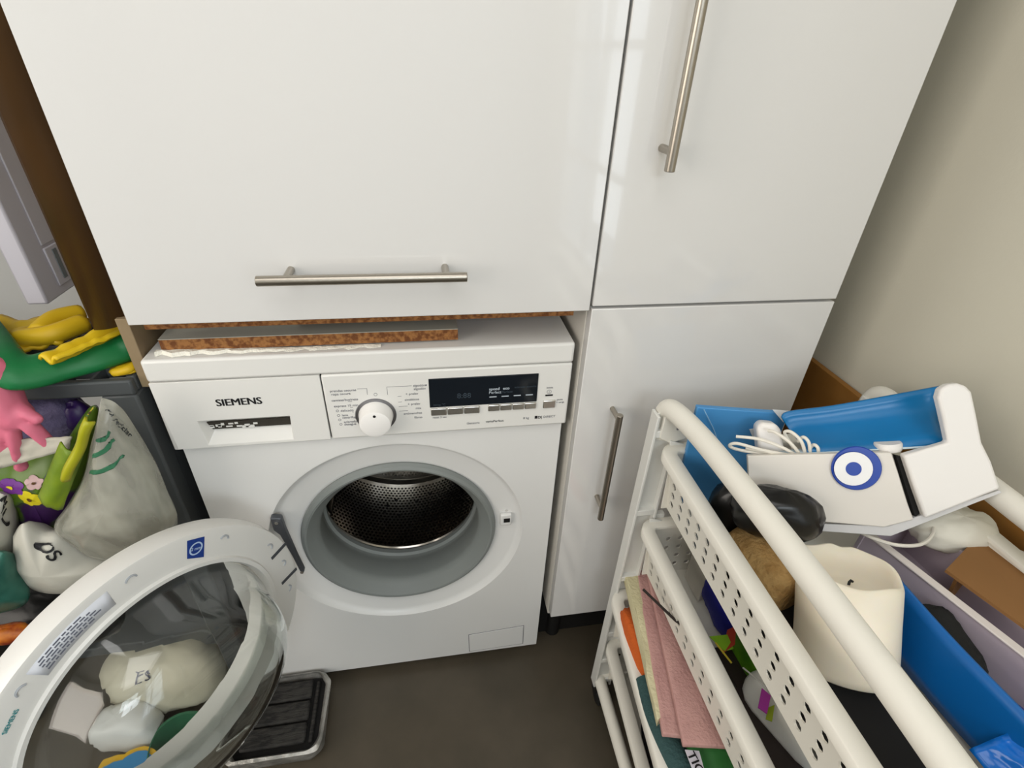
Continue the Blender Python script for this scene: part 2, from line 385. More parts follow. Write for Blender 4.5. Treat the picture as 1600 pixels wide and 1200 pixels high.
# dial
DC = V((.2945,0,.737))
dial = MB().lathe([(1e-5,-.026),(.0205,-.0262),(.0228,-.0250),(.0236,-.0225),(.0252,-.004),(.0262,-.002),(.0262,.001)], DC, EY, 48).build('program_dial', mat('dial_white', '#efedea', .3), fa)
MB().lathe([(.0262,-.0012),(.0305,-.0016),(.0315,.0005),(.0262,.0005)], DC, EY, 48, closed=True).build('dial_ring', mat('satin_silver', '#8f8f93', .3, metal=.9), fa)
MB().disc(DC+V((.0005,-.0268,.0165)), EY, .0022, .001, 12).build('dial_mark', M_ink, fa)
# display
dsp = MB().box((.3775,-.0012,.7455), (.5485,.004,.7985)).build('display', M_screen, fa, bevel=.0008)
for k in range(3): MB().box((.3785+.0262*k,-.0030,.7305), (.4035+.0262*k,.004,.7440)).build('option_button', M_chrome, fa, bevel=.0015)
for k in range(4): MB().box((.4690+.0200*k,-.0030,.7325), (.4880+.0200*k,.004,.7445)).build('option_button', M_chrome, fa, bevel=.0015)
MB().box((.5592,-.0030,.7318), (.5800,.004,.7468)).build('start_button', M_chrome, fa, bevel=.0015)
MB().box((.5622,-.0006,.7545), (.5745,.002,.7572)).build('indicator', M_ink, fa)
def pt(s, x, z, size, m=M_grey_ink, al='LEFT', par=None, bold=0, y=-.0003): return text(s, (x,y,z), EX, EZ, size, m, par or fa, bold, al)
for s_, x, z in (('prendas oscuras',.2325,.7840),('ropa oscura',.2335,.7782),('camisas/business',.2325,.7672),('express 15 min',.2345,.7565),('delicado',.2430,.7475),('lana',.2440,.7392),('centrifug',.2440,.7345),('aclarado',.2450,.7262),('desagua',.2450,.7215)): pt(s_, x, z, .0058)
for s_, x, z in (('algodón',.3540,.7860),('algodón',.3545,.7800),('+ prelav',.3610,.7715),('sintéticos',.3620,.7610),('+ prelav',.3630,.7525),('mix',.3640,.7440),('antimanchas',.3650,.7350),('fibras',.3650,.7265)): pt(s_, x, z, .0058, al='RIGHT' if x > .36 else 'LEFT')
pt('off', .2945, .7010, .0056, al='CENTER')
MB().lathe([(.0022,-.0003),(.0027,-.0003),(.0027,0),(.0022,0)], (.2975,0,.7755), EY, 16, closed=True).build('off_symbol', M_grey_ink, fa)
for k in range(4):
    z = .7495-.0085*k
    MB().lathe([(.0016,-.0003),(.0022,-.0003),(.0022,0),(.0016,0)], (.2385+.0006*k,0,z), EY, 10, closed=True).build('program_symbol', M_grey_ink, fa)
ln = MB()
for k, z in enumerate((.7715,.7610,.7525,.7440)): ln.box((.330,-.0002,z-.002), (.3355+.008*(k > 1),.0,z-.0014))
for k, z in enumerate((.7672,.7565,.7475,.7392)): ln.box((.2560+.002*k,-.0002,z-.0022), (.262,.0,z-.0016))
ln.box((.3150,-.0002,.7875), (.3520,0,.7881)).box((.3150,-.0002,.7740), (.3156,0,.7881)).box((.2720,-.0002,.7868), (.2860,0,.7874)).box((.2855,-.0002,.7760), (.2861,0,.7874))
ln.box((.3725,-.0002,.7860), (.3745,0,.7890))
o = ln.build('guide_line', M_grey_ink, fa); o['kind'] = 'stuff'
pt('speed', .4700, .7725, .0072, M_screen_ink, par=dsp, bold=.02, y=-.0016); pt('Perfect', .4700, .7660, .0068, M_screen_ink, par=dsp, y=-.0016)
pt('eco', .4920, .7725, .0072, M_screen_ink, par=dsp, bold=.02, y=-.0016); pt('Perfect', .4900, .7660, .0062, M_dim_ink, par=dsp, y=-.0016)
pt('aclarado', .5105, .7742, .0052, M_dim_ink, par=dsp, y=-.0016); pt('plancha', .5300, .7742, .0052, M_dim_ink, par=dsp, y=-.0016)
for k in range(4): MB().box((.4710+.0195*k,-.0018,.7590), (.4825+.0195*k,-.0010,.7606)).build('led_bar', M_screen_ink, dsp)
pt('8:88', .4200, .7610, .0130, M_dim_ink, par=dsp, y=-.0016); pt('temp °C', .3830, .7490, .0056, M_dim_ink, par=dsp, y=-.0016)
pt('reset 3 sec', .3810, .7240, .0050); pt('inicio', .5630, .7690, .0050); pt('pausa', .5820, .7450, .0045); pt('+ carga', .5815, .7395, .0045)
pt('iSensoric', .4350, .7080, .0058); pt('varioPerfect', .4660, .7090, .0060, M_ink); pt('8 kg', .5280, .7110, .0058)
MB().box((.5475,-.0003,.7105), (.5520,0,.7160)).build('logo_block', M_ink, fa)
pt('D|', .5525, .7105, .0072, M_ink, bold=.02); pt('DIRECT', .5620, .7110, .0060)
text('I', (.5672,-.0003,.7600), EX, EZ, .006, M_grey_ink, fa); MB().lathe([(.0032,-.0003),(.0038,-.0003),(.0038,0),(.0032,0)], (.568,0,.7625), EY, 16, closed=True).build('power_symbol', M_grey_ink, fa)
# porthole dish, gasket, drum
MB().lathe([(R0+.002,-.0002),(R0,0),(.2265,.0085),(.2200,.0115),(.1850,.0135),(.1790,.0165),(.1775,.022)], PC, EY, 128).build('porthole_ring', M_enamel, wm)
MB().lathe([(.178,.021),(.1805,.012),(.1775,.0055),(.1725,.003),(.1690,.004),(.1625,.0125),(.1560,.021),(.1505,.028),(.1490,.036),(.1500,.075),(.1535,.082),(.1530,.090),(.1480,.094),(.1490,.104),(.1560,.112),(.160,.120)], PC, EY, 128).build('door_gasket', M_rubber, wm)
MB().lathe([(.160,.118),(.157,.114),(.155,.117),(.158,.123),(.200,.135),(.2345,.150)], PC, EY, 128).build('drum_lip', M_drum, wm)
RD = .235
def dfn(u, h): q = u/RD; return (PC.x+RD*sin(q), PC.y+.150+h, PC.z+RD*cos(q))
dm = MB().perf(dfn, 2*pi*RD, .25, .0094, .0031, rows=25, z0=.004)
dm.build('drum', M_drum, wm, weld=True, smooth=60)
MB().lathe([(RD,.400),(.228,.410),(.12,.402),(.05,.412),(1e-5,.412)], PC, EY, 64).build('drum_back', M_drum, wm)
MB().lathe([(.27,.125),(.27,.44),(1e-5,.44)], PC, EY, 48).build('outer_tub', M_dark, wm)
R = random.Random(5); dk = MB()
for k in range(90):
    q = R.uniform(0, 2*pi); h = R.uniform(.02,.24); p = V(dfn(q*RD, h)); dk.disc(p-V((sin(q),0,cos(q)))*.0004, V((sin(q),0,cos(q))), .0048, .0003, 10)
o = dk.build('large_drum_hole', M_dark, wm); o['kind'] = 'stuff'
for k in range(3):
    q = radians(0+120*k); c0 = V((sin(q),0,cos(q))); t0 = V((cos(q),0,-sin(q))); P = lambda a, r, h: PC+c0*r+t0*a+EY*h
    MB().add([P(-.030,.234,.165),P(.030,.234,.165),P(.008,.190,.18),P(-.008,.190,.18),P(-.030,.234,.385),P(.030,.234,.385),P(.008,.190,.37),P(-.008,.190,.37)], [(0,1,2,3),(7,6,5,4),(0,4,5,1),(1,5,6,2),(2,6,7,3),(3,7,4,0)]).build('drum_paddle', M_drum, wm, bevel=.006, seg=3, weld=True)
# latch, flap
lt = MB().box((.500,.0145,.4450), (.5215,.0225,.4730)).build('latch_plate', M_enamel, wm, bevel=.002)
MB().box((.5060,.0135,.4540), (.5180,.0150,.4640)).build('latch_slot', M_dark, lt)
for z in (.4770,.4400): MB().disc((.512,.0225,z), EY, .0028, .002, 12).build('screw', M_chrome, lt)
fl = MB().prism([(.4385,.0095,.0360),(.5640,.0095,.0390),(.5625,.0095,.1100),(.4370,.0095,.1015)], (0,.002,0)).build('filter_flap', M_enamel, wm, bevel=.0006)
MB().prism([(.4370,.0101,.0345),(.5655,.0101,.0375),(.5640,.0101,.1115),(.4355,.0101,.1030)], (0,.0005,0)).build('flap_gap', mat('shadow_gap', '#77767a', .8), wm)
# hinge on the machine
hg = MB().prism([(.0985,.012,.5350),(.1160,.012,.5320),(.1175,.012,.5000),(.1245,.012,.4300),(.1300,.012,.3880),(.1235,.012,.3830),(.1170,.012,.4320),(.1065,.012,.4920),(.0985,.012,.5050)], (0,-.012,0)).build('door_hinge', M_hinge, wm, bevel=.002)
for p in ((.1075,-.0005,.5240),(.1262,-.0005,.3900)): MB().disc(p, -EY, .0032, .0015, 14).build('hinge_screw', M_chrome, hg)
# the open door
DCc = V((.0012,-.2168,.4583)); da = V((-.5802,-.8145,0)).normalized(); dn = V((.8145,-.5802,0)).normalized()
def DP(a, b, h=0): return DCc+da*a+EZ*b+dn*h
door = MB().lathe([(.1665,-.030),(.1665,-.004),(.1700,.0035),(.1760,.0040),(.1780,0),(.2195,0),(.2232,-.0012),(.2240,-.0040),(.2252,-.022),(.2220,-.034),(.2120,-.042),(.1850,-.047),(.1680,-.046)], DCc, dn, 128, closed=True).build('porthole_door', M_plast, wm)
prof = [(.1660,-.012),(.1610,.006),(.1545,.020),(.1490,.040),(.1430,.058),(.1340,.074),(.1200,.086),(.0980,.094),(.0600,.099),(.0250,.1005),(1e-5,.101)]
inn = [(max(r-.0055,1e-5), h-(.0008 if h < .06 else .0045)) for r, h in prof]
gb = MB().lathe(prof+inn[::-1], DCc, dn, 96, rfun=lambda q, r, h: (r, h))
gl = gb.build('glass_bowl', M_glass, door, smooth=60, weld=True); gl['label'] = 'clear glass bowl of the open door'
for t in (56.6, 94, 129.6, 158, 174, 191.6, 30):
    q = radians(t)   # crescent clips round the ring
    c0 = DP(.203*cos(q), .203*sin(q), .0006)
    pts = [c0 + (da*cos(a_)+EZ*sin(a_))*.0065 for a_ in [q+radians(x) for x in range(-75,76,15)]]
    MB().tube(pts, .0013, 6).build('clip', mat('grey_clip', '#a9adb3', .4), door)
for (p, r_) in (((-0.1871,0.0512), (-0.2192,0.0563)), ((-0.1909,-0.0175), (-0.2244,-0.0154))):
    A_, B_ = DP(*p, .0004), DP(*r_, .0004); w_ = (B_-A_).cross(dn).normalized()*.0032
    MB().prism([A_-w_,B_-w_,B_+w_,A_+w_], dn*.0006).build('hinge_slot', M_hinge, door)
bl = [DP(*p, .0004) for p in ((-0.0858,0.1988), (-0.1072,0.1857), (-0.0966,0.1549), (-0.0772,0.1722))]
st = MB().prism(bl, dn*.0004).build('blue_sticker', mat('navy_sticker', '#1d3c8a', .4), door); st['label'] = 'small square navy blue sticker'
sc = sum(bl, Vector())/4; sr = (bl[1]-bl[0]).normalized(); su = (bl[0]-bl[3]).normalized()
MB().lathe([(.0075,.0006),(.0095,.0006),(.0095,.0009),(.0075,.0009)], sc, dn, 24, closed=True).build('sticker_ring', mat('pale_blue_print', '#b5cbe8', .5), door)
text('2 mm', sc-sr*.0078-su*.0022+dn*.0009, sr, su, .0065, mat('pale_blue_print', '#b5cbe8', .5), door)
# white instruction label following the ring
lb = MB(); K = 14
for k in range(K+1):
    q = radians(61+26*k/K); lb.v += [tuple(DP(r*cos(q), r*sin(q), .0004)) for r in (.187,.2125)]
lb.f = [(2*k,2*k+2,2*k+3,2*k+1) for k in range(K)]
lb.build('instruction_label', mat('label_paper', '#d9dce4', .5), door, solid=.0003)
lt_ = MB(); R = random.Random(8)
for row in range(5):
    q = 62.5+R.uniform(0,2); r = .1915+.0042*row
    while q < (84 if row else 79)-row*1.5:
        L = R.uniform(.8,2.6); q0, q1 = radians(q), radians(q+L)
        lt_.add([DP(a_*cos(b_), a_*sin(b_), .0009) for a_, b_ in ((r,q0),(r,q1),(r+.0021,q1),(r+.0021,q0))], [(0,1,2,3)]); q += L+.5
o = lt_.build('label_print', mat('label_ink', '#6d7180', .6), door); o['kind'] = 'stuff'
q = radians(43.5); text('SIEMENS', DP(.195*cos(q), .195*sin(q), .0008), EZ*cos(q+.07)-da*sin(q+.07), da*cos(q+.07)+EZ*sin(q+.07), .0068, mat('teal_print', '#2f8f95', .5), door, bold=.008)

# ------------------------------------------------------------------ foil tray on the floor
tr = thing('foil_tray', (.06,-.075,0), 'foil tray with a black slatted grill pad on the floor under the open door', 'tray')
def rrect(x0, y0, x1, y1, r, z, n=6):
    out = []
    for cx, cy, a0 in ((x1-r,y1-r,0),(x0+r,y1-r,90),(x0+r,y0+r,180),(x1-r,y0+r,270)):
        for k in range(n+1): q = radians(a0+90*k/n); out.append(V((cx+r*cos(q), cy+r*sin(q), z)))
    return out
def loft(mb, rings, cap0=True, cap1=False):
    n = len(rings[0]); vs = [p for r_ in rings for p in r_]; fs = []
    for i in range(len(rings)-1):
        for k in range(n): fs.append((i*n+k, i*n+(k+1) % n, (i+1)*n+(k+1) % n, (i+1)*n+k))
    if cap0: fs.append(tuple(range(n-1,-1,-1)))
    if cap1: fs.append(tuple(range((len(rings)-1)*n, len(rings)*n)))
    return mb.add(vs, fs)
def crk(ring, a, s): return [p+V((noise.noise(p*55+V((s,0,0))), noise.noise(p*55+V((0,s,0))), noise.noise(p*55+V((0,0,s)))*.6))*a for p in ring]
rg = [crk(rrect(-.050-i_,-.155-i_,.125+i_,.000+i_*.3,.028,z,10), .004, 4) for i_, z in ((-.008,.003),(0,.015),(.004,.030),(.005,.044),(.006,.050),(.001,.053),(-.003,.049))]
for r_ in rg:
    for p in r_: p.y = min(p.y, .004); p.z = max(p.z, .001)
loft(MB(), rg).build('foil_pan', mat('crumpled_foil', '#b5b3ae', .38, metal=.55, col2='#8b8a85', scale=30, bump=.7, bscale=70), tr, solid=.0012)
M_pad = mat('black_charred_pad', '#191817', .75, col2='#34322f', scale=40, bump=.6, bscale=90, stretch=(1,4,1))
loft(MB(), [rrect(-.044,-.150,.119,-.004,.022,z,8) for z in (.006,.034)], True, True).build('pad_base', mat('black_pad_base', '#0e0d0d', .8), tr)
for k in range(3):
    MB().box((-.030+.0,-.134+.043*k,.034), (.094,-.095+.043*k,.044)).build('slat', M_pad, tr, bevel=.004, seg=2)
MB().box((.100,-.134,.034), (.108,-.012,.040)).build('edge_rail', M_pad, tr, bevel=.003)
# things on the floor behind the open door, seen through its glass
bg = MB().ball((-.205,.050,.077), (.112,.085,.075), 40, 24, sup=.75, disp=crumple(4,.09))
bo = bg.build('plastic_bag', mat('pale_beige_bag', '#cdc8b4', .45, bump=.4, bscale=25), smooth=180)
tag(bo, 'pale beige plastic bag with dark print lying on the floor behind the glass door', 'bag')
wrap(text('Es', (-.225,-.020,.118), (.95,.2,-.1), (-.2,.75,.6), .036, mat('navy_print', '#22284a', .6), bo), bo)
gt = MB().lathe([(1e-5,0),(.048,0),(.053,.006),(.056,.055),(.051,.055),(.048,.008),(1e-5,.008)], (-.150,-.100,0), EZ, 40)
tag(gt.build('plastic_tub', mat('green_tub', '#2f6a4c', .5)), 'low round green tub on the floor seen through the glass door', 'tub')
wpk = MB().ball((-.255,-.062,.047), (.052,.034,.045), 28, 18, sup=.6, disp=crumple(3.4,.07))
tag(wpk.build('tissue_packet', mat('white_packet', '#d9d9d6', .5), smooth=60), 'white packet on the floor beside the green tub behind the glass door', 'packet')
TX, TY = -.218, -.146
yb = thing('yellow_tin', (TX,TY,0), 'small round tin with blue lid and yellow rim on the floor behind the glass', 'tin')
MB().lathe([(1e-5,0),(.044,0),(.045,.05),(1e-5,.05)], (TX,TY,0), EZ, 40).build('tin_body', mat('tin_yellow', '#d6a92a', .4), yb)
MB().disc((TX,TY,.05), EZ, .036, .002, 40).build('lid', mat('tin_blue', '#3f83b4', .4), yb)

# ------------------------------------------------------------------ left: grey plastic shelf with bags and gloves
M_crate = mat('dark_grey_plastic', '#484c4e', .5, bump=.03, bscale=70)
cr = thing('plastic_shelf', (-.25,.16,0), 'dark grey plastic shelf with lattice top left of the washing machine', 'shelf')
for x in (-.520,-.070):
    for y in (.0,.16): MB().prism([(x,y,0),(x+.046,y,0),(x+.046,y,.797),(x,y,.797)], (0,.036,0)).build('post', M_crate, cr, bevel=.004)
MB().box((-.520,-.002,.797), (-.024,.010,.821)).build('front_rail', M_crate, cr, bevel=.003)
MB().box((-.520,.188,.797), (-.024,.200,.821)).build('back_rail', M_crate, cr, bevel=.003)
for x in (-.520,-.036): MB().box((x,.010,.797), (x+.012,.188,.821)).build('side_rail', M_crate, cr, bevel=.003)
for k in range(1,11):
    x = -.508+.0430*k; MB().box((x-.002,.010,.800), (x+.002,.188,.8185)).build('lattice_bar', mat('grey_lattice', '#6d7174', .5), cr)
for k in range(1,5):
    y = .010+.0356*k; MB().box((-.508,y-.002,.8005), (-.036,y+.002,.8180)).build('lattice_bar', mat('grey_lattice', '#6d7174', .5), cr)
MB().box((-.0345,.012,.02), (-.0265,.190,.796)).build('gap_shade_sheet', M_crate, cr)  # sheet added so the gap beside the washing machine stays dark
MB().box((-.520,.005,.20), (-.035,.195,.225)).build('lower_shelf', M_crate, cr, bevel=.003)

def glove(name, strands, m, label, extra=None, vox=.0035, grp=None):
    mb = MB()
    for pts, r in strands:
        P = smoothpath(pts, 5); n_ = len(P); R_ = [r[0]+(r[1]-r[0])*k/(n_-1) for k in range(n_)]
        mb.tube(P, R_, 12, flat=.62)
        mb.ball(P[-1], (R_[-1]*.98,)*3, 10, 8); mb.ball(P[0], (R_[0]*.95,)*3, 10, 8)
    if extra: extra(mb)
    return tag(mb.build(name, m, remesh=vox, smo=3, smooth=180), label, 'glove', grp)
M_pink = mat('pink_rubber', '#d9728a', .5, bump=.08, bscale=160)
pk = [([(-0.1555,-0.0300,0.8563), (-0.1504,-0.0350,0.8258), (-0.1493,-0.0400,0.8013)], (.026,.022)),
      ([(-0.1455,-0.0400,0.8171), (-0.1292,-0.0460,0.8071), (-0.1203,-0.0480,0.7978)], (.010,.0075)),
      ([(-0.1444,-0.0420,0.8104), (-0.1312,-0.0480,0.7853), (-0.1240,-0.0440,0.7526)], (.0125,.0085)),
      ([(-0.1506,-0.0420,0.8059), (-0.1588,-0.0480,0.7645), (-0.1745,-0.0420,0.7188)], (.0125,.0088)),
      ([(-0.1592,-0.0400,0.8051), (-0.1653,-0.0460,0.7845), (-0.1800,-0.0440,0.7546)], (.0125,.0088)),
      ([(-0.1685,-0.0380,0.8094), (-0.1816,-0.0440,0.7844), (-0.1966,-0.0420,0.7631)], (.0120,.0085))]
glove('rubber_glove', pk, M_pink, 'pink rubber glove hanging over the front of the grey plastic shelf', vox=.003)
M_green = mat('green_rubber', '#12703c', .45, bump=.05, bscale=160)
gr = [([(-0.2549,0.1048,0.8700), (-0.1653,0.0023,0.8660), (-0.1407,-0.0232,0.8560), (-0.1247,-0.0179,0.8500), (-0.0972,0.0057,0.8480), (-0.0673,0.0237,0.8480), (-0.0386,0.0543,0.8460)], (.027,.023))]
glove('rubber_glove', gr, M_green, 'green rubber glove lying along the top of the grey plastic shelf', vox=.004)
M_yel = mat('yellow_rubber', '#d4af18', .5, bump=.06, bscale=140)
yl = MB().sheet((-0.2475,0.0507,0.8380), (-0.1315,0.0643,0.8450), (-0.1296,0.1412,0.8480), (-0.3017,0.1672,0.8420), 26, 12, lambda u, w: .012*noise.noise(Vector((u*6,w*4,1)))+.010*sin(w*pi)*sin(u*9)**2)
yl.tube(smoothpath([(-0.1631,0.0811,0.8580), (-0.1583,0.1141,0.8620), (-0.1402,0.1436,0.8580)]), .011, 10)
yl.tube(smoothpath([(-0.1862,0.0750,0.8520), (-0.1431,0.0734,0.8580), (-0.1194,0.1086,0.8580)]), .011, 10)
tag(yl.build('rubber_glove', M_yel, solid=.006, smooth=180), 'crumpled yellow rubber glove behind the green glove', 'glove')
y2 = MB().sheet((-0.1051,-0.0183,0.8680), (-0.0805,-0.0270,0.8680), (-0.0340,0.0467,0.8680), (-0.0575,0.0830,0.8680), 8, 24, lambda u, w: .006*sin(u*9)+.003*noise.noise(Vector((w*8,u*3,0))))
tag(y2.build('rubber_glove', mat('bright_yellow_rubber', '#e0be1c', .45), solid=.004, smooth=180), 'flat folded bright yellow rubber glove cuff draped over the green glove', 'glove')
y3 = MB()
for q in ((182,578),(196,574),(209,570)): y3.ball((-0.0382,0.0237,0.8260), (.018,.016,.006), 14, 8, disp=crumple(9,.2)); break
y3.tube(smoothpath([(-0.0487,0.0144,0.8260), (-0.0308,0.0129,0.8300), (-0.0248,0.0298,0.8300)]), .006, 8)
tag(y3.build('rubber_glove', M_yel, smooth=180), 'end of a yellow glove poking from the right corner of the shelf top', 'glove')
rc = MB().sheet((-0.1579,0.0077,0.8720), (-0.1401,0.0096,0.8720), (-0.1309,-0.0126,0.8680), (-0.1445,-0.0162,0.8680), 6, 6, lambda u, w: .002*sin(u*7+w*4))
tag(rc.build('paper_tag', mat('faded_red_paper', '#b5503a', .6), solid=.001), 'small faded red tag lying on the yellow gloves', 'tag')

M_film = mat('cloudy_plastic_film', '#b4b3a6', .18, bump=.35, bscale=7, col2='#a9a99c', scale=5)
nt = M_film.node_tree; out = nt.nodes['Material Output']; tb_ = nt.nodes.new('ShaderNodeBsdfTransparent'); mx = nt.nodes.new('ShaderNodeMixShader')
nz = nt.nodes.new('ShaderNodeTexNoise'); nz.inputs['Scale'].default_value = 4; cr_ = nt.nodes.new('ShaderNodeMapRange')
for k_, v_ in ((1,.35),(2,.65),(3,.20),(4,.60)): cr_.inputs[k_].default_value = v_
nt.links.new(nz.outputs['Fac'], cr_.inputs[0]); nt.links.new(cr_.outputs[0], mx.inputs[0]); nt.links.new(nt.nodes['Principled BSDF'].outputs[0], mx.inputs[1]); nt.links.new(tb_.outputs[0], mx.inputs[2]); nt.links.new(mx.outputs[0], out.inputs['Surface'])
cb = pouch([(-0.0276,-0.0600,0.8322), (-0.0130,-0.0600,0.8213), (-0.0050,-0.0600,0.7838), (-0.0015,-0.0600,0.7168), (-0.0017,-0.0600,0.6632), (-0.0038,-0.0600,0.6108), (-0.0315,-0.0600,0.5612), (-0.0913,-0.0600,0.5336), (-0.1361,-0.0600,0.5453), (-0.1524,-0.0600,0.5767), (-0.1654,-0.0600,0.6169), (-0.1287,-0.0600,0.6623), (-0.0920,-0.0600,0.7147), (-0.0578,-0.0600,0.7757)], .034, .020, 2.3, .007, 11)
cbo = tag(cb.build('plastic_bag', M_film, smooth=70, weld=True), 'cloudy clear plastic bag with green streaks hanging on the right post of the grey shelf', 'bag')
for k, (a_, b_) in enumerate((((-0.0553,-0.0950,0.7660), (-0.0083,-0.0970,0.7861)), ((-0.0693,-0.0950,0.7395), (-0.0050,-0.0970,0.7606)), ((-0.0384,-0.0920,0.7889), (-0.0127,-0.0940,0.7984)))):
    wrap(MB().tube(smoothpath([a_, (V(a_)+V(b_))/2+V((0,0,-.004)), b_], 10), [.001+.0055*sin(pi*t/20)**.7 for t in range(21)], 10, flat=.5).build('green_print', mat('green_print', '#2f6b4c', .5), cbo), cbo, .0006)
wrap(text('por reciclar', (-0.0181,-0.0850,0.8314), (.42,0,-.90), (.90,0,.42), .0125, mat('faded_dark_print', '#4a4d4c', .6), cbo, bold=.02), cbo, .0012)
M_sack = mat('white_sack_film', '#c3c1b6', .45, bump=.5, bscale=18)
wb = pouch([(-0.2364,-0.0450,0.5913), (-0.2134,-0.0450,0.6151), (-0.1971,-0.0450,0.5939), (-0.1752,-0.0450,0.5852), (-0.1552,-0.0450,0.5359), (-0.1325,-0.0450,0.5078), (-0.1718,-0.0450,0.4635), (-0.2294,-0.0450,0.4577), (-0.2609,-0.0450,0.4829), (-0.2597,-0.0450,0.5320)], .030, .030, 7.7, .004, 12)
wbo = tag(wb.build('plastic_bag', M_sack, smooth=60), 'white crumpled plastic sack with two black letters below the clear bag', 'bag')
wrap(text('OS', (-0.2000,-0.0680,0.5934), (.35,0,-.94), (.94,0,.35), .030, M_ink, wbo, bold=.02), wbo)
ob_ = pouch([(-0.2579,-0.0350,0.6742), (-0.2236,-0.0350,0.6652), (-0.2281,-0.0350,0.6302), (-0.2514,-0.0350,0.5652), (-0.2808,-0.0350,0.5076), (-0.3079,-0.0350,0.4874), (-0.3350,-0.0350,0.5047)], .030, .030, 5.1, .003, 10)
obo = tag(ob_.build('plastic_bag', M_sack, smooth=60), 'white sack with large upright black letters at the left picture edge', 'bag')
wrap(text('NO', (-0.2053,-0.0660,0.6804), (.25,0,-.97), (.97,0,.25), .060, M_ink, obo, bold=.02), obo)
M_flow = mat('flower_printed_film', '#3b1a50', .35, col2='#55721c', scale=11, bump=.35, bscale=14, lo=.44, hi=.5)
fb = pouch([(-0.2571,0.0040,0.7201), (-0.2173,0.0040,0.7021), (-0.1726,0.0040,0.7122), (-0.1347,0.0040,0.7299), (-0.0957,0.0040,0.7742), (-0.0840,0.0040,0.7755), (-0.0955,0.0040,0.7427), (-0.1431,0.0040,0.6572), (-0.1809,0.0040,0.5972), (-0.2199,0.0040,0.5419), (-0.2370,0.0040,0.4826), (-0.2570,0.0040,0.5171), (-0.2681,0.0040,0.5606), (-0.2694,0.0040,0.5947), (-0.3113,0.0040,0.6002)], .034, .040, 3.3, .006, 12)
fbo = tag(fb.build('compost_bag', M_flow, smooth=60), 'purple and green printed compost bag with yellow flower pictures', 'bag')
def flower(c, r, m, m2, par, n_=5):
    c = V(c)
    for k in range(n_):
        q = 2*pi*k/n_+.3; wrap(MB().ball(c+V((cos(q)*r*.62,0,sin(q)*r*.62)), (r*.5,.002,r*.5), 12, 8).build('printed_petal', m, par), par, .0010)
    wrap(MB().ball(c+V((0,-.002,0)), (r*.25,.002,r*.25), 10, 6).build('printed_flower_eye', m2, par), par, .0020)
M_petal = mat('yellow_petal', '#d8c81e', .5); M_eye = mat('dark_petal_eye', '#5a3a10', .5)
flower((-0.1983,-0.0340,0.6486), .015, M_petal, M_eye, fbo); flower((-0.1838,-0.0340,0.6781), .012, mat('pale_pink_petal', '#c9a9a8', .5), M_eye, fbo)
flower((-0.0686,-0.0340,0.7939), .010, M_petal, M_eye, fbo); flower((-0.2150,-0.0340,0.6719), .016, mat('violet_petal', '#6f2f8a', .5), M_petal, fbo); flower((-0.1576,-0.0340,0.6898), .014, mat('deep_violet_petal', '#2f1a66', .5), M_petal, fbo)
lf = MB().sheet((-0.0934,-0.0920,0.7361), (-0.0846,-0.0940,0.7314), (-0.0233,-0.0940,0.8210), (-0.0315,-0.0920,0.8279), 6, 16, lambda u, w: .006*sin(u*pi)+.003*sin(w*9))
lfo = tag(lf.build('plastic_strap', mat('yellow_green_strap', '#a9a81c', .45), solid=.003, smooth=180), 'yellow green plastic strip folded upright beside the cloudy clear bag', 'strip')
lg = MB().sheet((-0.1497,-0.0720,0.6891), (-0.1307,-0.0720,0.6624), (-0.0625,-0.0800,0.7657), (-0.0859,-0.0760,0.7804), 8, 14, lambda u, w: .008*sin(u*pi)+.004*noise.noise(Vector((u*4,w*4,2))))
tag(lg.build('plant_leaf', mat('lime_leaf', '#7f951f', .5, col2='#5d7a1c', scale=12), solid=.002, smooth=180), 'broad lime green leaf picture bending out of the compost bag', 'leaf')
ws = MB().sheet((-0.2016,-0.0500,0.7208), (-0.0969,-0.0560,0.7523), (-0.0907,-0.0500,0.7686), (-0.1854,-0.0450,0.7645), 14, 6, lambda u, w: .005*noise.noise(Vector((u*6,w*4,7))))
tag(ws.build('crumpled_wrap', mat('dull_white_wrap', '#b4b0a2', .5), solid=.003, smooth=180), 'dull white wrapping behind the fingers of the pink glove', 'wrap')
pp = MB().ball((-0.1731,0.0400,0.7372), (.042,.025,.036), 24, 16, sup=.6, disp=crumple(6.2,.12))
tag(pp.build('mesh_pouch', mat('grey_violet_mesh', '#5b5578', .7, bump=.6, bscale=150), smooth=60), 'small grey violet mesh pouch under the shelf rail beside the pink glove', 'pouch')
dv = MB().ball((-0.1286,0.0300,0.7445), (.020,.015,.026), 20, 14, disp=crumple(2.2,.2))
tag(dv.build('bulb_packet', mat('deep_violet_packet', '#2c1450', .4), smooth=60), 'deep violet packet tucked behind the yellow green strip', 'packet')
tb = pouch([(-0.2698,-0.0750,0.5854), (-0.2346,-0.0750,0.5935), (-0.2325,-0.0750,0.5682), (-0.2391,-0.0750,0.5332), (-0.2404,-0.0750,0.4891), (-0.2705,-0.0750,0.4662), (-0.3212,-0.0750,0.4716)], .022, .02, 8.1, .005, 14)
tag(tb.build('plastic_bag', mat('dark_teal_bag', '#1f5a50', .35, col2='#3f7a6a', scale=14), smooth=60), 'dark teal shiny bag at the left picture edge below the white sack', 'bag')
bb_ = MB().ball((-0.3344,-0.0100,0.3592), (.15,.05,.066), 36, 22, sup=.8, disp=crumple(1.9,.12))
tag(bb_.build('bin_bag', mat('black_bin_bag', '#0d0d0e', .35, bump=.4, bscale=20), smooth=60), 'black bin bag under the white sack behind the door rim', 'bag')
og = MB().ball((-0.2879,-0.0900,0.4299), (.030,.015,.014), 18, 12, disp=crumple(4.4,.2))
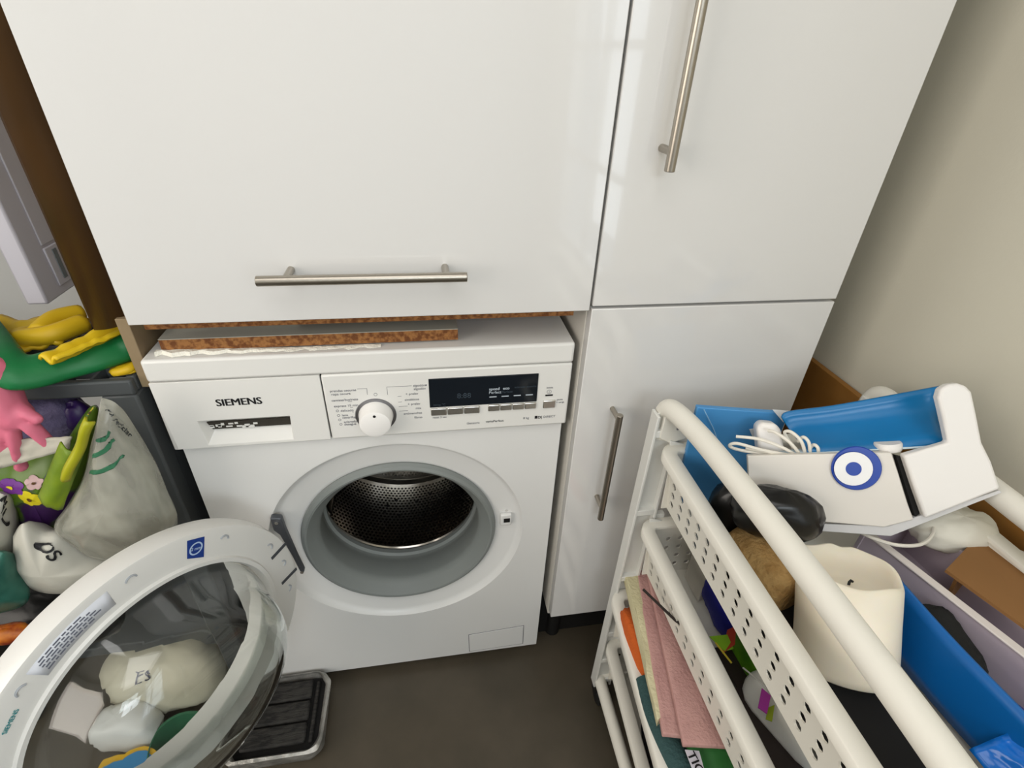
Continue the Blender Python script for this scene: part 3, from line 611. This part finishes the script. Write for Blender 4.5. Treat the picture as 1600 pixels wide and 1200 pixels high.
tag(og.build('snack_packet', mat('orange_packet', '#c9761c', .4, col2='#8a2f14', scale=30), smooth=60), 'orange and yellow packet lying on the black bin bag', 'packet')
# white unit on the wall behind
wu = thing('wall_unit', (-.30,.45,.80), 'narrow white wall unit with a small vent grille behind the hardboard strip', 'wall unit')
M_pvc = mat('white_pvc', '#cfccd4', .35)
MB().box((-.3170,.300,.808), (-.2830,.600,1.62)).build('housing', M_pvc, wu, bevel=.004)
MB().box((-.2830,.345,.900), (-.2800,.560,1.60)).build('raised_panel', M_pvc, wu, bevel=.002)
MB().box((-.2830,.345,.825), (-.2795,.560,.895)).build('vent_frame', M_pvc, wu, bevel=.002)
for k in range(9): MB().box((-.2797,.362+.020*k,.834), (-.2780,.373+.020*k,.888)).build('vent_slat', mat('vent_grey', '#777d80', .6), wu)

# ------------------------------------------------------------------ trolley
tl = thing('basket_trolley', (.893,-.38,0), 'white plastic trolley on castors with perforated baskets and tubular top rails', 'trolley')
M_leg = mat('white_leg_plastic', '#d9d9d4', .4)
YF, YN = -.108, -.655
HOOK = (.7375,.5745,.4070,.2350)
def leg(x, y, s, inward):
    """U-channel upright, open towards the far side s; hook ledges towards the basket"""
    m_ = MB(); w = .0385; a, b = x-w/2, x+w/2
    m_.box((a+.004,y-.003*s-.0015,.060), (b-.004,y-.003*s+.0015,.790))
    lo, hi = sorted((y-.014*s, y+.008*s))
    m_.box((a,lo,.060), (a+.0045,hi,.790)).box((b-.0045,lo,.060), (b,hi,.790))
    for z in HOOK+(.140,.060): m_.box((a+.004,lo+.0006,z+.014), (b-.004,hi-.0006,z+.026))
    L = m_.build('leg', M_leg, tl, bevel=.001)
    for z in HOOK:
        e = b if inward > 0 else a; k = inward
        MB().prism([(e,y,z+.010),(e+.018*k,y,z+.010),(e+.018*k,y,z-.004),(e,y,z-.038)], (0,-.010*s,0)).build('hook_bracket', M_leg, L, bevel=.001)
        MB().prism([(e-.012*k,y-.0145*s,z+.010),(e+.012*k,y-.0145*s,z+.002),(e+.012*k,y-.0145*s,z-.003),(e-.010*k,y-.0145*s,z-.003)], (0,-.003*s,0)).build('hook', M_leg, L, bevel=.001)
    return L
XL, XR = .7163, 1.0650
leg(XL, YF, 1, 1); leg(XR, YF, 1, -1); leg(XL, YN, -1, 1); leg(XR, YN, -1, -1)
for sx, x in ((1,.7335),(-1,1.0400)):
    xe = XL+.003 if sx > 0 else XR-.003
    path = smoothpath([(xe-.004*sx,YF+.006,.742),(xe-.002*sx,YF+.006,.772),(xe-.002*sx,YF+.000,.793),(xe+.001*sx,YF-.022,.801),(x-.005*sx,YF-.075,.801),(x,YF-.16,.800),(x+.002*sx,-.38,.800),(x,-.52,.800),(x-.005*sx,YN+.05,.801),(xe+.001*sx,YN+.022,.801),(xe-.002*sx,YN,.793),(xe-.002*sx,YN-.006,.772),(xe-.004*sx,YN-.006,.742)], 7)
    MB().tube(path, .0147, 20).build('top_rail', M_cart, tl)
    MB().tube([(XL-.006 if sx > 0 else XR+.006,YF,.078),(XL-.008 if sx > 0 else XR+.008,YN,.078)], .0125, 16).build('bottom_rail', M_cart, tl)
    pad = MB().prism([(xe-.012,YF-.009,.790),(xe+.024*sx,YF-.009,.786),(xe+.030*sx,YF-.009,.748),(xe+.006*sx,YF-.009,.741),(xe-.012,YF-.009,.752)], (0,-.006,0)).build('corner_plate', M_cart, tl, bevel=.001)
    MB().disc((xe+.012*sx,YF-.0152,.768), -EY, .0020, .0012, 10).build('screw', mat('grey_screw', '#77757a', .5), pad)
for y in (YF, YN): MB().tube([(XL,y,.078),(XR,y,.078)], .0125, 16).build('cross_rail', M_cart, tl)
for x in (XL,XR):
    for y in (YF,YN):
        c_ = MB().lathe([(1e-5,-.010),(.018,-.010),(.022,-.007),(.022,.007),(.018,.010),(1e-5,.010)], (x,y-.012,.022), EX, 24).build('castor', M_black, tl)
        MB().box((x-.013,y-.014,.022), (x+.013,y+.010,.062)).build('castor_fork', M_black, c_, bevel=.003)
# baskets: perforated walls, solid bottom, flat rounded rim
BW, BL, BH = .3440, .500, .104
def make_basket():
    hw, hl = BW/2-.008, BL/2-.008
    m_ = MB(); tp = .010   # taper
    m_.perf(lambda u, h: (-hw+tp*(1-h/BH), hl-u*1.0, h-BH), 2*hl, BH, .0258, .0058, rows=3, z0=.010, ph=.0182, stagger=False)
    m_.perf(lambda u, h: (hw-tp*(1-h/BH), -hl+u, h-BH), 2*hl, BH, .0258, .0058, rows=3, z0=.010, ph=.0182, stagger=False)
    m_.perf(lambda u, h: (-hw+u, -hl+tp*(1-h/BH), h-BH), 2*hw, BH, .0215, .0046, rows=4, z0=.010, ph=.0190, stagger=False)
    m_.perf(lambda u, h: (hw-u, hl-tp*(1-h/BH), h-BH), 2*hw, BH, .0215, .0046, rows=4, z0=.010, ph=.0190, stagger=False)
    m_.add([(-hw+tp,-hl+tp,-BH),(hw-tp,-hl+tp,-BH),(hw-tp,hl-tp,-BH),(-hw+tp,hl-tp,-BH)], [(0,1,2,3)])
    rings = []
    for off, z in ((-.0115,-.002),(-.0115,.0028),(-.0100,.0043),(.0085,.0043),(.0102,.0028),(.0102,-.0100),(.0084,-.0100),(.0084,-.001),(-.0100,-.002)):
        rings.append(rrect(-BW/2-off, -BL/2-off, BW/2+off, BL/2+off, .020+off, z, 6))
    r_ = MB(); loft(r_, rings+[rings[0]], False, False)
    return m_, r_
bw_, br_ = make_basket()
proto = None
def basket(cx, cy, z, rz):
    global proto
    if proto is None:
        w = bw_.build('basket', M_cart, None, weld=True, solid=.0022, origin=(0,0,0), smooth=0)
        r_ = br_.build('rim', M_cart, w, weld=True, origin=(0,0,0), smooth=50)
        proto = (w, r_)
    else:
        w = proto[0].copy(); COL.objects.link(w); r_ = proto[1].copy(); COL.objects.link(r_); r_.parent = w
    w.parent = tl; w.matrix_parent_inverse = Matrix.Translation(-WL[tl.name]); w.location = (cx,cy,z); w.rotation_euler = (0,0,rz)
    return w
# (rim centre line left at x = cx - BW/2)
basket(.7165+BW/2, -.378, .735, radians(0)); basket(.7160+BW/2, -.376, .572, radians(0))
basket(.6680+BW/2+.008, -.384, .384, radians(-4.5)); basket(.6900+BW/2+.006, -.376, .216, radians(-3.5))

# ---- top basket contents
Z1 = .640
lb_ = thing('blue_carton', (.80,-.175,Z1), 'blue printed carton with white markings standing at the far end of the top basket', 'carton')
M_bc = mat('blue_carton_print', '#4a90c8', .35, col2='#4385bd', scale=3)
MB().prism([(.7420,-.1500,Z1),(.8650,-.1660,Z1),(.8650,-.1660,.8150),(.7420,-.1400,.8170)], (.001,.008,0)).build('carton_body', M_bc, lb_, bevel=.0012)
M_wp = mat('white_print', '#dfe3e6', .5)
for tri in ([(1204,636),(1238,640),(1222,660)], [(1168,668),(1192,664),(1182,700)]):
    P_ = {(1204,636): (0.8399,-0.1580,0.8219), (1238,640): (0.8681,-0.1655,0.8219), (1222,660): (0.8593,-0.1640,0.8029), (1168,668): (0.8145,-0.1590,0.7906), (1192,664): (0.8330,-0.1615,0.7954), (1182,700): (0.8356,-0.1605,0.7588)}
    MB().prism([V(P_[q])+V((0,-.004,0)) for q in tri], (0,-.0006,0)).build('white_print', M_wp, lb_)
MB().tube([(0.7457,-0.1500,0.8201), (0.7661,-0.1520,0.7893), (0.7871,-0.1540,0.7521)], .0007, 6).build('fold_line', mat('pale_fold', '#86aed0', .5), lb_)
bd = MB().ball((.778,-.234,.704), (.036,.030,.056), 40, 26, sup=.9, disp=crumple(5.5,.13,1.3,2.6), rot=Matrix.Rotation(radians(-25),3,'Z'))
bd.ball((0.7857,-0.2882,0.7606), (.050,.026,.034), 30, 18, sup=.85, disp=crumple(3.2,.12), rot=Matrix.Rotation(radians(-25),3,'Z'))
tag(bd.build('bin_bag', mat('glossy_black_film', '#0c0c0c', .3, bump=.3, bscale=25), smooth=60), 'glossy black plastic bag in the top basket under the top rail', 'bag')
tn = MB().lathe([(1e-5,0),(.028,0),(.0345,.006),(.036,.03),(.036,.078),(.032,.090),(.02,.094),(1e-5,.094)], (.770,-.262,.686), (.22,-.95,.0), 36)
tag(tn.build('sisal_roll', mat('tan_sisal', '#a8834f', .95, col2='#bb9862', scale=60, bump=1, bscale=160), smooth=60), 'tan fibrous roll between the black bag and the candle', 'roll')
# candle
c0, c1 = V((.8135,-.4275,.6600)), V((.8245,-.3720,.7480)); ax = (c1-c0).normalized(); H = (c1-c0).length
def crf(q, r, h):
    k = .5*(1-cos(q)); w_ = .0012*sin(3*q+1.5)+.0010*sin(5*q)
    if h > H*.8: return (r*(1+w_*8), h+(.022*k**1.2+w_*1.5-.004*math.exp(-((q-2.75)/.16)**2) if r > .042 else (.015*k if r > .039 else (.002*k if r > .032 else 0))))
    return (r*(1+w_*10), h)
cd = thing('pillar_candle', c0, 'thick cream pillar candle with burnt wick leaning in the top basket', 'candle')
MB().lathe([(1e-5,0),(.044,0),(.0485,.003),(.0500,.010),(.0500,H*.6),(.0503,H*.78),(.0502,H-.006),(.0485,H-.001),(.0470,H),(.0445,H-.001),(.0420,H-.004),(.0395,H-.007),(.0330,H-.010),(.0200,H-.011),(1e-5,H-.0115)], c0, ax, 64, rfun=crf).build('wax', mat('cream_wax', '#ece4d3', .45, col2='#e4d9c4', scale=3, sss=.25), cd, smooth=70)
wk = c0+ax*(H-.0125); MB().tube([wk, wk+ax*.004+V((.001,0,0)), wk+ax*.0055+V((.003,0,0)), wk+ax*.004+V((.005,0,0))], .0015, 8).build('wick', M_black, cd)
# blue folder, black cloth, purple packet, dark mesh pouch
fo_ = MB().prism([(.8985,-.3720,.643),(.9060,-.5950,.643),(.9120,-.5950,.7150),(.9000,-.3720,.7250)], (.0045,0,0))
fo_ = thing('blue_folder', (.903,-.48,.643), 'bright blue plastic folder standing along the top basket beside the candle', 'folder')
MB().sheet((.8985,-.3700,.643), (.9060,-.6000,.643), (.9120,-.6000,.7180), (.9000,-.3700,.7260), 20, 6, lambda u, w: .003*sin(u*5)).build('cover', mat('bright_blue_plastic', '#0a63ad', .35), fo_, solid=.004, smooth=180)
MB().sheet((.8680,-.520,.676), (.8760,-.600,.668), (.9090,-.600,.714), (.9050,-.520,.708), 14, 10, lambda u, w: -.012+.006*noise.noise(Vector((u*5,w*5,3)))).build('wrapping_film', mat('blue_film', '#1270d0', .15, bump=.5, bscale=30), fo_, solid=.001, smooth=180)
bk_ = MB().ball((.930,-.425,.674), (.021,.040,.032), 28, 18, sup=.55, disp=crumple(3.9,.14), rot=Matrix.Rotation(radians(10),3,'X'))
tag(bk_.build('cloth_bag', mat('black_cloth', '#161614', .85, bump=.4, bscale=120), smooth=60), 'small black cloth bag wedged between the blue folder and the mauve box', 'bag')
pu = MB().ball((.938,-.500,.664), (.020,.035,.020), 22, 14, sup=.7, disp=crumple(6.9,.1))
tag(pu.build('packet', mat('purple_packet', '#3a1f8a', .35), smooth=60), 'purple packet below the black cloth bag beside the blue folder', 'packet')
dk_ = MB().ball((.807,-.42,.6520), (.068,.185,.0130), 56, 24, sup=.55, disp=crumple(2.8,.06))
dk_.v = [(x,y,z+(.012*max(0,-y-.50)/.08 if z > .65 else 0)) for x, y, z in dk_.v]
tag(dk_.build('scarf', mat('black_speckled_cloth', '#0c0b0c', .85, col2='#5a1420', scale=55, lo=.70, hi=.74), smooth=60), 'black speckled scarf spread over the floor of the top basket under the candle', 'scarf')
# mauve box with its contents
mv = thing('open_box', (.985,-.42,.655), 'long open mauve white box along the right side of the top basket', 'box')
M_mv = mat('mauve_card', '#b3a6b0', .6); M_mvr = mat('mauve_card_rim', '#d8d0cb', .6)
a0, a1 = V((.9270,-.2950,0)), V((.9830,-.5400,0)); sd = V((.105,.022,0))
a0 = V((.9180,-.2950,0)); 
def wallp(p, q, z0, z1, off, name, m_=M_mv): return MB().prism([(p.x,p.y,z0),(q.x,q.y,z0),(q.x,q.y,z1),(p.x,p.y,z1)], off).build(name, m_, mv, bevel=.0008)
wallp(a0, a1, .655, .7180, V((.006,.001,0)), 'long_side'); wallp(a0+sd, a1+V((.056,.013,0)), .655, .718, V((-.006,-.001,0)), 'long_side')
wallp(a0, a0+sd, .655, .718, V((0,-.006,0)), 'short_side'); wallp(a1, a1+V((.056,.013,0)), .655, .718, V((0,.006,0)), 'short_side')
MB().prism([(a0.x,a0.y,.655),(a1.x,a1.y,.655),(a1.x+.056,a1.y+.013,.655),(a0.x+sd.x,a0.y+sd.y,.655)], (0,0,.004)).build('bottom', M_mv, mv)
MB().prism([(a0.x-.002,a0.y,.718),(a1.x-.002,a1.y,.718),(a1.x+.009,a1.y,.718),(a0.x+.009,a0.y,.718)], (0,0,.0025)).build('rim', M_mvr, mv, bevel=.0008)
kb = thing('cardboard_box', (1.02,-.40,.665), 'small brown cardboard box with pale edge inside the mauve box', 'box')
MB().prism([(.9840,-.3820,.662),(1.0560,-.3450,.662),(1.0560,-.3450,.7260),(.9740,-.3790,.7260)], (0,.004,0)).build('side', mat('brown_card', '#8a6237', .7), kb)
MB().prism([(0.9663,-0.3679,0.7270), (1.0596,-0.3256,0.7270), (1.0823,-0.3659,0.7310), (0.9847,-0.4475,0.7310)], (0,0,-.004)).build('flap', mat('brown_card', '#8a6237', .7, col2='#966e40', scale=4), kb)
MB().tube([(1.0599,-0.3250,0.7275), (1.0826,-0.3654,0.7315)], .0016, 6).build('pale_edge', M_mvr, kb)
wt = MB().ball((1.038,-.312,.722), (.050,.030,.026), 34, 20, sup=.9, disp=crumple(7.1,.16,1.4,2.8), rot=Matrix.Rotation(radians(-12),3,'Z'))
tag(wt.build('paper_bag', mat('white_tissue', '#d8d5c8', .6, bump=.3, bscale=30), smooth=70), 'white crumpled paper bag beneath the right end of the white dispenser', 'bag')
mp_ = MB().sheet((1.0353,-0.3127,0.6900), (1.0370,-0.3306,0.6900), (1.0773,-0.3128,0.6900), (1.0679,-0.2984,0.6900), 4, 4, lambda u, w: .002*sin(u*5))
tag(mp_.build('paper_slip', mat('mint_paper', '#b5c2b0', .7), solid=.0008), 'pale mint slip of paper inside the mauve box', 'paper')
# white dispenser with blue cover and eye badge
ds = thing('tape_dispenser', (.89,-.27,.765), 'white plastic dispenser with translucent blue cover and round eye badge across the trolley top', 'dispenser')
M_dw = mat('white_dispenser_plastic', '#e3e0dc', .4); M_dc = mat('cream_dispenser_plastic', '#d8d3cb', .45)
fnv = V((-0.41519,-0.80141,0.43052))
MB().prism([(0.7724,-0.2254,0.7997), (0.9158,-0.2798,0.8367), (0.9228,-0.2946,0.8159), (0.9317,-0.3149,0.7867), (0.9379,-0.3269,0.7705), (0.9106,-0.3211,0.7548), (0.8370,-0.2898,0.7420), (0.7749,-0.2571,0.7431)], -fnv*.010).build('front_panel', M_dc, ds, bevel=.0012)
MB().prism([(0.7772,-0.2547,0.7404), (0.8396,-0.2892,0.7364), (0.9172,-0.3197,0.7545), (1.0169,-0.3369,0.8187), (1.0191,-0.3391,0.8166), (0.9198,-0.3267,0.7440), (0.8397,-0.2935,0.7284), (0.7771,-0.2603,0.7300)], -fnv*.006).build('base_lip', mat('grey_white_plastic', '#c9c8c8', .45), ds, bevel=.0008)
fin = [(0.9225,-0.2894,0.8393), (0.9623,-0.2979,0.8618), (0.9573,-0.2829,0.8848), (0.9523,-0.2694,0.9053), (0.9543,-0.2653,0.9147), (0.9609,-0.2656,0.9206), (0.9692,-0.2683,0.9235), (0.9764,-0.2727,0.9224), (0.9815,-0.2782,0.9170), (0.9859,-0.2910,0.8974), (0.9917,-0.3096,0.8684), (1.0004,-0.3234,0.8511), (1.0088,-0.3413,0.8259), (0.9436,-0.3334,0.7778), (0.9324,-0.3106,0.8094)]
MB().prism(fin, -fnv*.014).build('side_cheek', M_dw, ds, bevel=.003, seg=3)
MB().prism([(0.9247,-0.2800,0.8311), (0.9343,-0.2852,0.8306), (0.9497,-0.3221,0.7768), (0.9439,-0.3228,0.7697)], -fnv*.01).build('slot', M_dark, ds)
cov = MB(); top = [(0.8392,-0.1842,0.8247), (0.8475,-0.1820,0.8320), (0.8961,-0.1954,0.8471), (0.9551,-0.2131,0.8710), (1.0048,-0.2277,0.8917)]; bot = [(0.8438,-0.2394,0.8099), (0.8503,-0.2416,0.8121), (0.8748,-0.2513,0.8178), (0.9308,-0.2710,0.8350), (0.9780,-0.2867,0.8513)]
top = smoothpath(top, 4); bot = smoothpath(bot, 4)
for a_, b_ in zip(top, bot):
    for k in range(7): t = k/6; p = a_*(1-t)+b_*t; p = p-fnv*(.018*sin(t*pi)); cov.v.append(tuple(p))
for i in range(len(top)-1):
    for k in range(6): cov.f.append((7*i+k, 7*i+k+1, 7*i+8+k, 7*i+7+k))
cv = cov.build('blue_cover', mat('translucent_blue', '#066ba5', .3), ds, solid=.003, smooth=180); cv['label'] = 'bright blue curved cover'
MB().sheet((0.8325,-0.2200,0.7979), (0.9914,-0.2774,0.8445), (0.9764,-0.2897,0.8489), (0.7819,-0.2196,0.7917), 6, 2).build('top_tray', mat('pale_blue_white', '#c9dbe4', .4), ds, solid=.002)
MB().lathe([(1e-5,-.004),(.0140,-.004),(.0150,-.001),(.0150,.004),(.0138,.006),(1e-5,.006)], (0.9274,-0.2638,0.8313), (-.1,.45,.88), 28).build('knob', M_dw, ds)
ec = V((0.8812,-0.2761,0.8129))
e1 = MB().lathe([(1e-5,0),(.0258,0),(.0268,.001),(.0268,.0022),(.0258,.003),(1e-5,.003)], ec, fnv, 40).build('eye_badge', mat('royal_blue_enamel', '#173d9a', .3), ds); e1['label'] = 'round blue and white eye badge'
rv = EX; MB().disc(ec-EX*.0046+fnv*.0030, fnv, .0205, .0006, 36).build('eye_white', mat('badge_white', '#e6e6e6', .4), e1)
MB().disc(ec-EX*.0044+fnv*.0036, fnv, .0084, .0006, 28).build('eye_pupil', mat('royal_blue_enamel', '#173d9a', .3), e1)
# charger cable
ch = thing('charger_cable', (.84,-.255,.84), 'white charger plug with bundled white cable stuffed behind the dispenser front', 'charger')
M_cab = mat('white_cable', '#e2ddd2', .4)
plug = MB().prism([(0.8004,-0.1911,0.8162), (0.8060,-0.1901,0.8234), (0.8213,-0.1971,0.8252), (0.8275,-0.2035,0.8192), (0.8299,-0.2251,0.7906), (0.8008,-0.2150,0.7815)], -fnv*.028).build('plug', mat('white_plug', '#e6e2de', .35), ch, bevel=.004, seg=3)
SP = [[(0.8338,-0.2362,0.8017),(0.7908,-0.2239,0.8062),(0.7648,-0.2097,0.8075),(0.7585,-0.2054,0.8003),(0.7736,-0.2124,0.7972),(0.8158,-0.2308,0.7990)],
 [(0.8371,-0.2361,0.8003),(0.8147,-0.2283,0.8118),(0.7909,-0.2121,0.8144),(0.7700,-0.1970,0.8085)],
 [(0.8398,-0.2368,0.8017),(0.8233,-0.2290,0.8188),(0.8116,-0.2129,0.8236),(0.8070,-0.2046,0.8207)],
 [(0.8444,-0.2386,0.8028),(0.8346,-0.2327,0.8228),(0.8265,-0.2202,0.8290),(0.8235,-0.2145,0.8228),(0.8342,-0.2261,0.8070)],
 [(0.8490,-0.2404,0.8038),(0.8424,-0.2366,0.8231),(0.8391,-0.2283,0.8261),(0.8376,-0.2252,0.8165)],
 [(0.8569,-0.2431,0.8064),(0.8529,-0.2420,0.8184),(0.8509,-0.2359,0.8187),(0.8490,-0.2348,0.8096)],
 [(0.8272,-0.2339,0.7994),(0.7987,-0.2265,0.8044),(0.7759,-0.2135,0.8021)]]
for s_ in SP: MB().tube(smoothpath(s_, 6), .0021, 8).build('cable', M_cab, ch)
c2 = MB().tube(smoothpath([(1.0101,-0.2986,0.7350), (0.9895,-0.3216,0.7350), (0.9593,-0.3359,0.7350), (0.9295,-0.3340,0.7350), (0.9117,-0.3202,0.7320), (0.9040,-0.3045,0.7280)], 8), .0022, 8)
tag(c2.build('loose_cable', M_cab), 'thin pale cable looping below the dispenser over the mauve box', 'cable')

# ---- second basket contents
Z2 = .478
t_ = MB().prism([(.790,-.165,Z2),(.862,-.150,Z2),(.862,-.150,.545),(.790,-.165,.545)], (0,-.050,0))
tag(t_.build('white_carton', mat('off_white_card', '#c6c1b6', .6), bevel=.002), 'off-white carton at the far end of the second basket', 'carton')
nv = MB().ball((.823,-.250,.520), (.036,.048,.042), 34, 20, sup=.7, disp=crumple(4.8,.12))
tag(nv.build('cloth_bundle', mat('ultramarine_cloth', '#141a86', .6), smooth=60), 'deep blue cloth bundle in the second basket', 'cloth')
pkk = thing('crisp_packet', (.83,-.335,Z2), 'lime green and red food packet behind the deep blue cloth', 'packet')
MB().ball((.828,-.325,.512), (.034,.040,.032), 26, 16, sup=.6, disp=crumple(2.6,.1)).build('packet_body', mat('lime_red_print', '#5f9a1e', .35, col2='#2c6b1c', scale=16), pkk, smooth=60)
MB().prism([(0.7800,-0.2983,0.5350), (0.7966,-0.2937,0.5350), (0.7754,-0.3239,0.5420), (0.7512,-0.3333,0.5420)], (0,0,.0012)).build('red_print', mat('brick_red_print', '#a8381c', .45), pkk)
MB().tube([(0.7494,-0.3178,0.5440), (0.7568,-0.3475,0.5440)], .0014, 6).build('yellow_print', mat('yellow_print', '#c9b53a', .5), pkk)
MB().prism([(0.7478,-0.3054,0.5380), (0.7748,-0.3063,0.5380), (0.7708,-0.3288,0.5420), (0.7565,-0.3304,0.5420)], (0,0,.001)).build('lime_print', mat('lime_print', '#86b824', .45), pkk)
bt = thing('white_bottle', (.81,-.42,Z2), 'white rounded plastic bottle lying at the near end of the second basket', 'bottle')
bd_ = V((.35,-1,.06)).normalized(); b0 = V((.790,-.352,.512))
MB().lathe([(1e-5,0),(.010,.001),(.020,.006),(.027,.016),(.030,.030),(.031,.095),(.028,.112),(.020,.122),(1e-5,.125)], b0, bd_, 36).build('bottle_body', mat('white_bottle_plastic', '#f0efea', .35), bt, smooth=70)
MB().tube(smoothpath([b0+V((-.012,.004,.016)), b0+V((-.004,-.03,.030)), b0+V((.006,-.07,.034))]), .0012, 6).build('moulded_seam', mat('white_bottle_plastic', '#f0efea', .35), bt)
pt_ = MB().prism([(0.7749,-0.3865,0.5500), (0.7809,-0.3968,0.5500), (0.7638,-0.4155,0.5500), (0.7569,-0.4071,0.5500)], (0,0,.0015))
tag(pt_.build('paper_tag', mat('magenta_tag', '#b23fa6', .5)), 'magenta paper tag on the white bottle', 'tag')
lt2 = MB().prism([(0.7738,-0.4062,0.5430), (0.7837,-0.4045,0.5430), (0.7691,-0.4218,0.5430), (0.7629,-0.4179,0.5430)], (0,0,.0012))
tag(lt2.build('paper_tag', mat('lime_tag', '#a9bd34', .5)), 'lime paper tag below the magenta tag', 'tag')
rd = MB().tube([(0.7005,-0.1946,0.5000), (0.7293,-0.2526,0.5000), (0.7604,-0.3045,0.5000), (0.7697,-0.3594,0.5000)], .0022, 8)
tag(rd.build('skewer', mat('dark_metal_rod', '#3a3432', .4, metal=.7)), 'thin dark skewer poking out through the second basket wall', 'skewer')
bx = MB().prism([(.737,-.300,Z2),(.752,-.520,Z2),(.752,-.520,.500),(.735,-.300,.500)], (.060,0,0))
tag(bx.build('tool_case', mat('brown_black_case', '#2c2320', .5), bevel=.004), 'dark brown flat case on the floor of the second basket', 'case')

# ---- third basket contents
M_pc = mat('pink_cloth', '#bf958f', .9, col2='#b58a86', scale=20, bump=.5, bscale=220)
def slab(name, pts, th, m_, label, cat, amp=.002, nu=10, nv=24, grp=None, seed=0):
    s = MB().sheet(*pts, nu, nv, lambda u, w: amp*noise.noise(Vector((u*3+seed,w*6,seed))))
    return tag(s.build(name, m_, solid=th, soff=-1, bevel=.0015, smooth=180), label, cat, grp)
slab('cleaning_cloth', ((0.7332,-0.1100,0.4240), (0.7965,-0.1141,0.4240), (0.7285,-0.3865,0.4240), (0.6717,-0.3734,0.4240)), .010, M_pc, 'lower pink folded cloth with its left edge showing in the third basket', 'cloth')
slab('cleaning_cloth', ((0.7447,-0.1265,0.4400), (0.8231,-0.1300,0.4400), (0.7596,-0.4087,0.4400), (0.6883,-0.3952,0.4400)), .010, M_pc, 'upper pink folded cloth lying over another pink cloth in the third basket', 'cloth', seed=4)
slab('cleaning_cloth', ((0.7107,-0.1119,0.4140), (0.7476,-0.1000,0.4140), (0.7049,-0.3381,0.4140), (0.6737,-0.3553,0.4140)), .018, mat('cream_cloth', '#cfc8a4', .9, col2='#c4bd98', scale=14, bump=.5, bscale=200), 'cream folded cloth beside the pink cloths', 'cloth', seed=7)
oc = MB().ball((0.7051,-0.2197,0.3800), (.020,.070,.028), 28, 18, sup=.8, disp=crumple(3.6,.1))
tag(oc.build('cleaning_cloth', mat('orange_cloth', '#c25a1c', .85, bump=.5, bscale=180), smooth=70), 'orange cloth pushed down against the third basket wall', 'cloth')
tw = MB().tube(smoothpath([(0.6968,-0.2775,0.3860), (0.6912,-0.3320,0.3860), (0.6967,-0.3918,0.3860), (0.7064,-0.4311,0.3860)], 6), [.020]*19, 16, flat=.8)
two = tag(tw.build('rolled_towel', mat('dark_teal_towel', '#304c4c', .9, bump=.8, bscale=160), smooth=70), 'dark teal rolled towel in the third basket', 'towel')
pk2 = thing('snack_bag', (.72,-.42,.31), 'green printed bag with a black and white label under the upper pink cloth', 'bag')
MB().ball((0.7595,-0.4047,0.3750), (.050,.050,.040), 26, 16, sup=.7, disp=crumple(1.2,.08)).build('bag_body', mat('leaf_green_print', '#2f6b34', .4), pk2, smooth=70)
MB().prism([(0.6997,-0.3905,0.4170), (0.7185,-0.3948,0.4170), (0.7144,-0.4216,0.4170), (0.6993,-0.4223,0.4170)], (0,0,.0015)).build('white_label', mat('label_white', '#d9d6e0', .5), pk2)
p0_, p1_ = V((0.7049,-0.3944,0.4190)), V((0.7091,-0.4201,0.4190)); rr2 = (p1_-p0_).normalized()
text('TICS', p0_+EZ*.001-(EZ.cross(rr2))*.006, rr2, EZ.cross(rr2), .017, M_ink, pk2, bold=.02)
# ---- lowest basket: dark folded cloth
lc = MB().ball((.860,-.39,.162), (.130,.190,.042), 40, 20, sup=.5, disp=crumple(9.2,.05))
tag(lc.build('dark_blanket', mat('black_blanket', '#141318', .9, bump=.5, bscale=60), smooth=70), 'black folded blanket filling the lowest basket', 'blanket')
# brown board along the right wall
br = MB().box((1.118,-.60,.0), (1.130,.30,.737))
tag(br.build('wall_board', mat('brown_board', '#94672f', .6, col2='#86591f', scale=6), bevel=.001), 'brown board standing against the right wall behind the trolley', 'board')
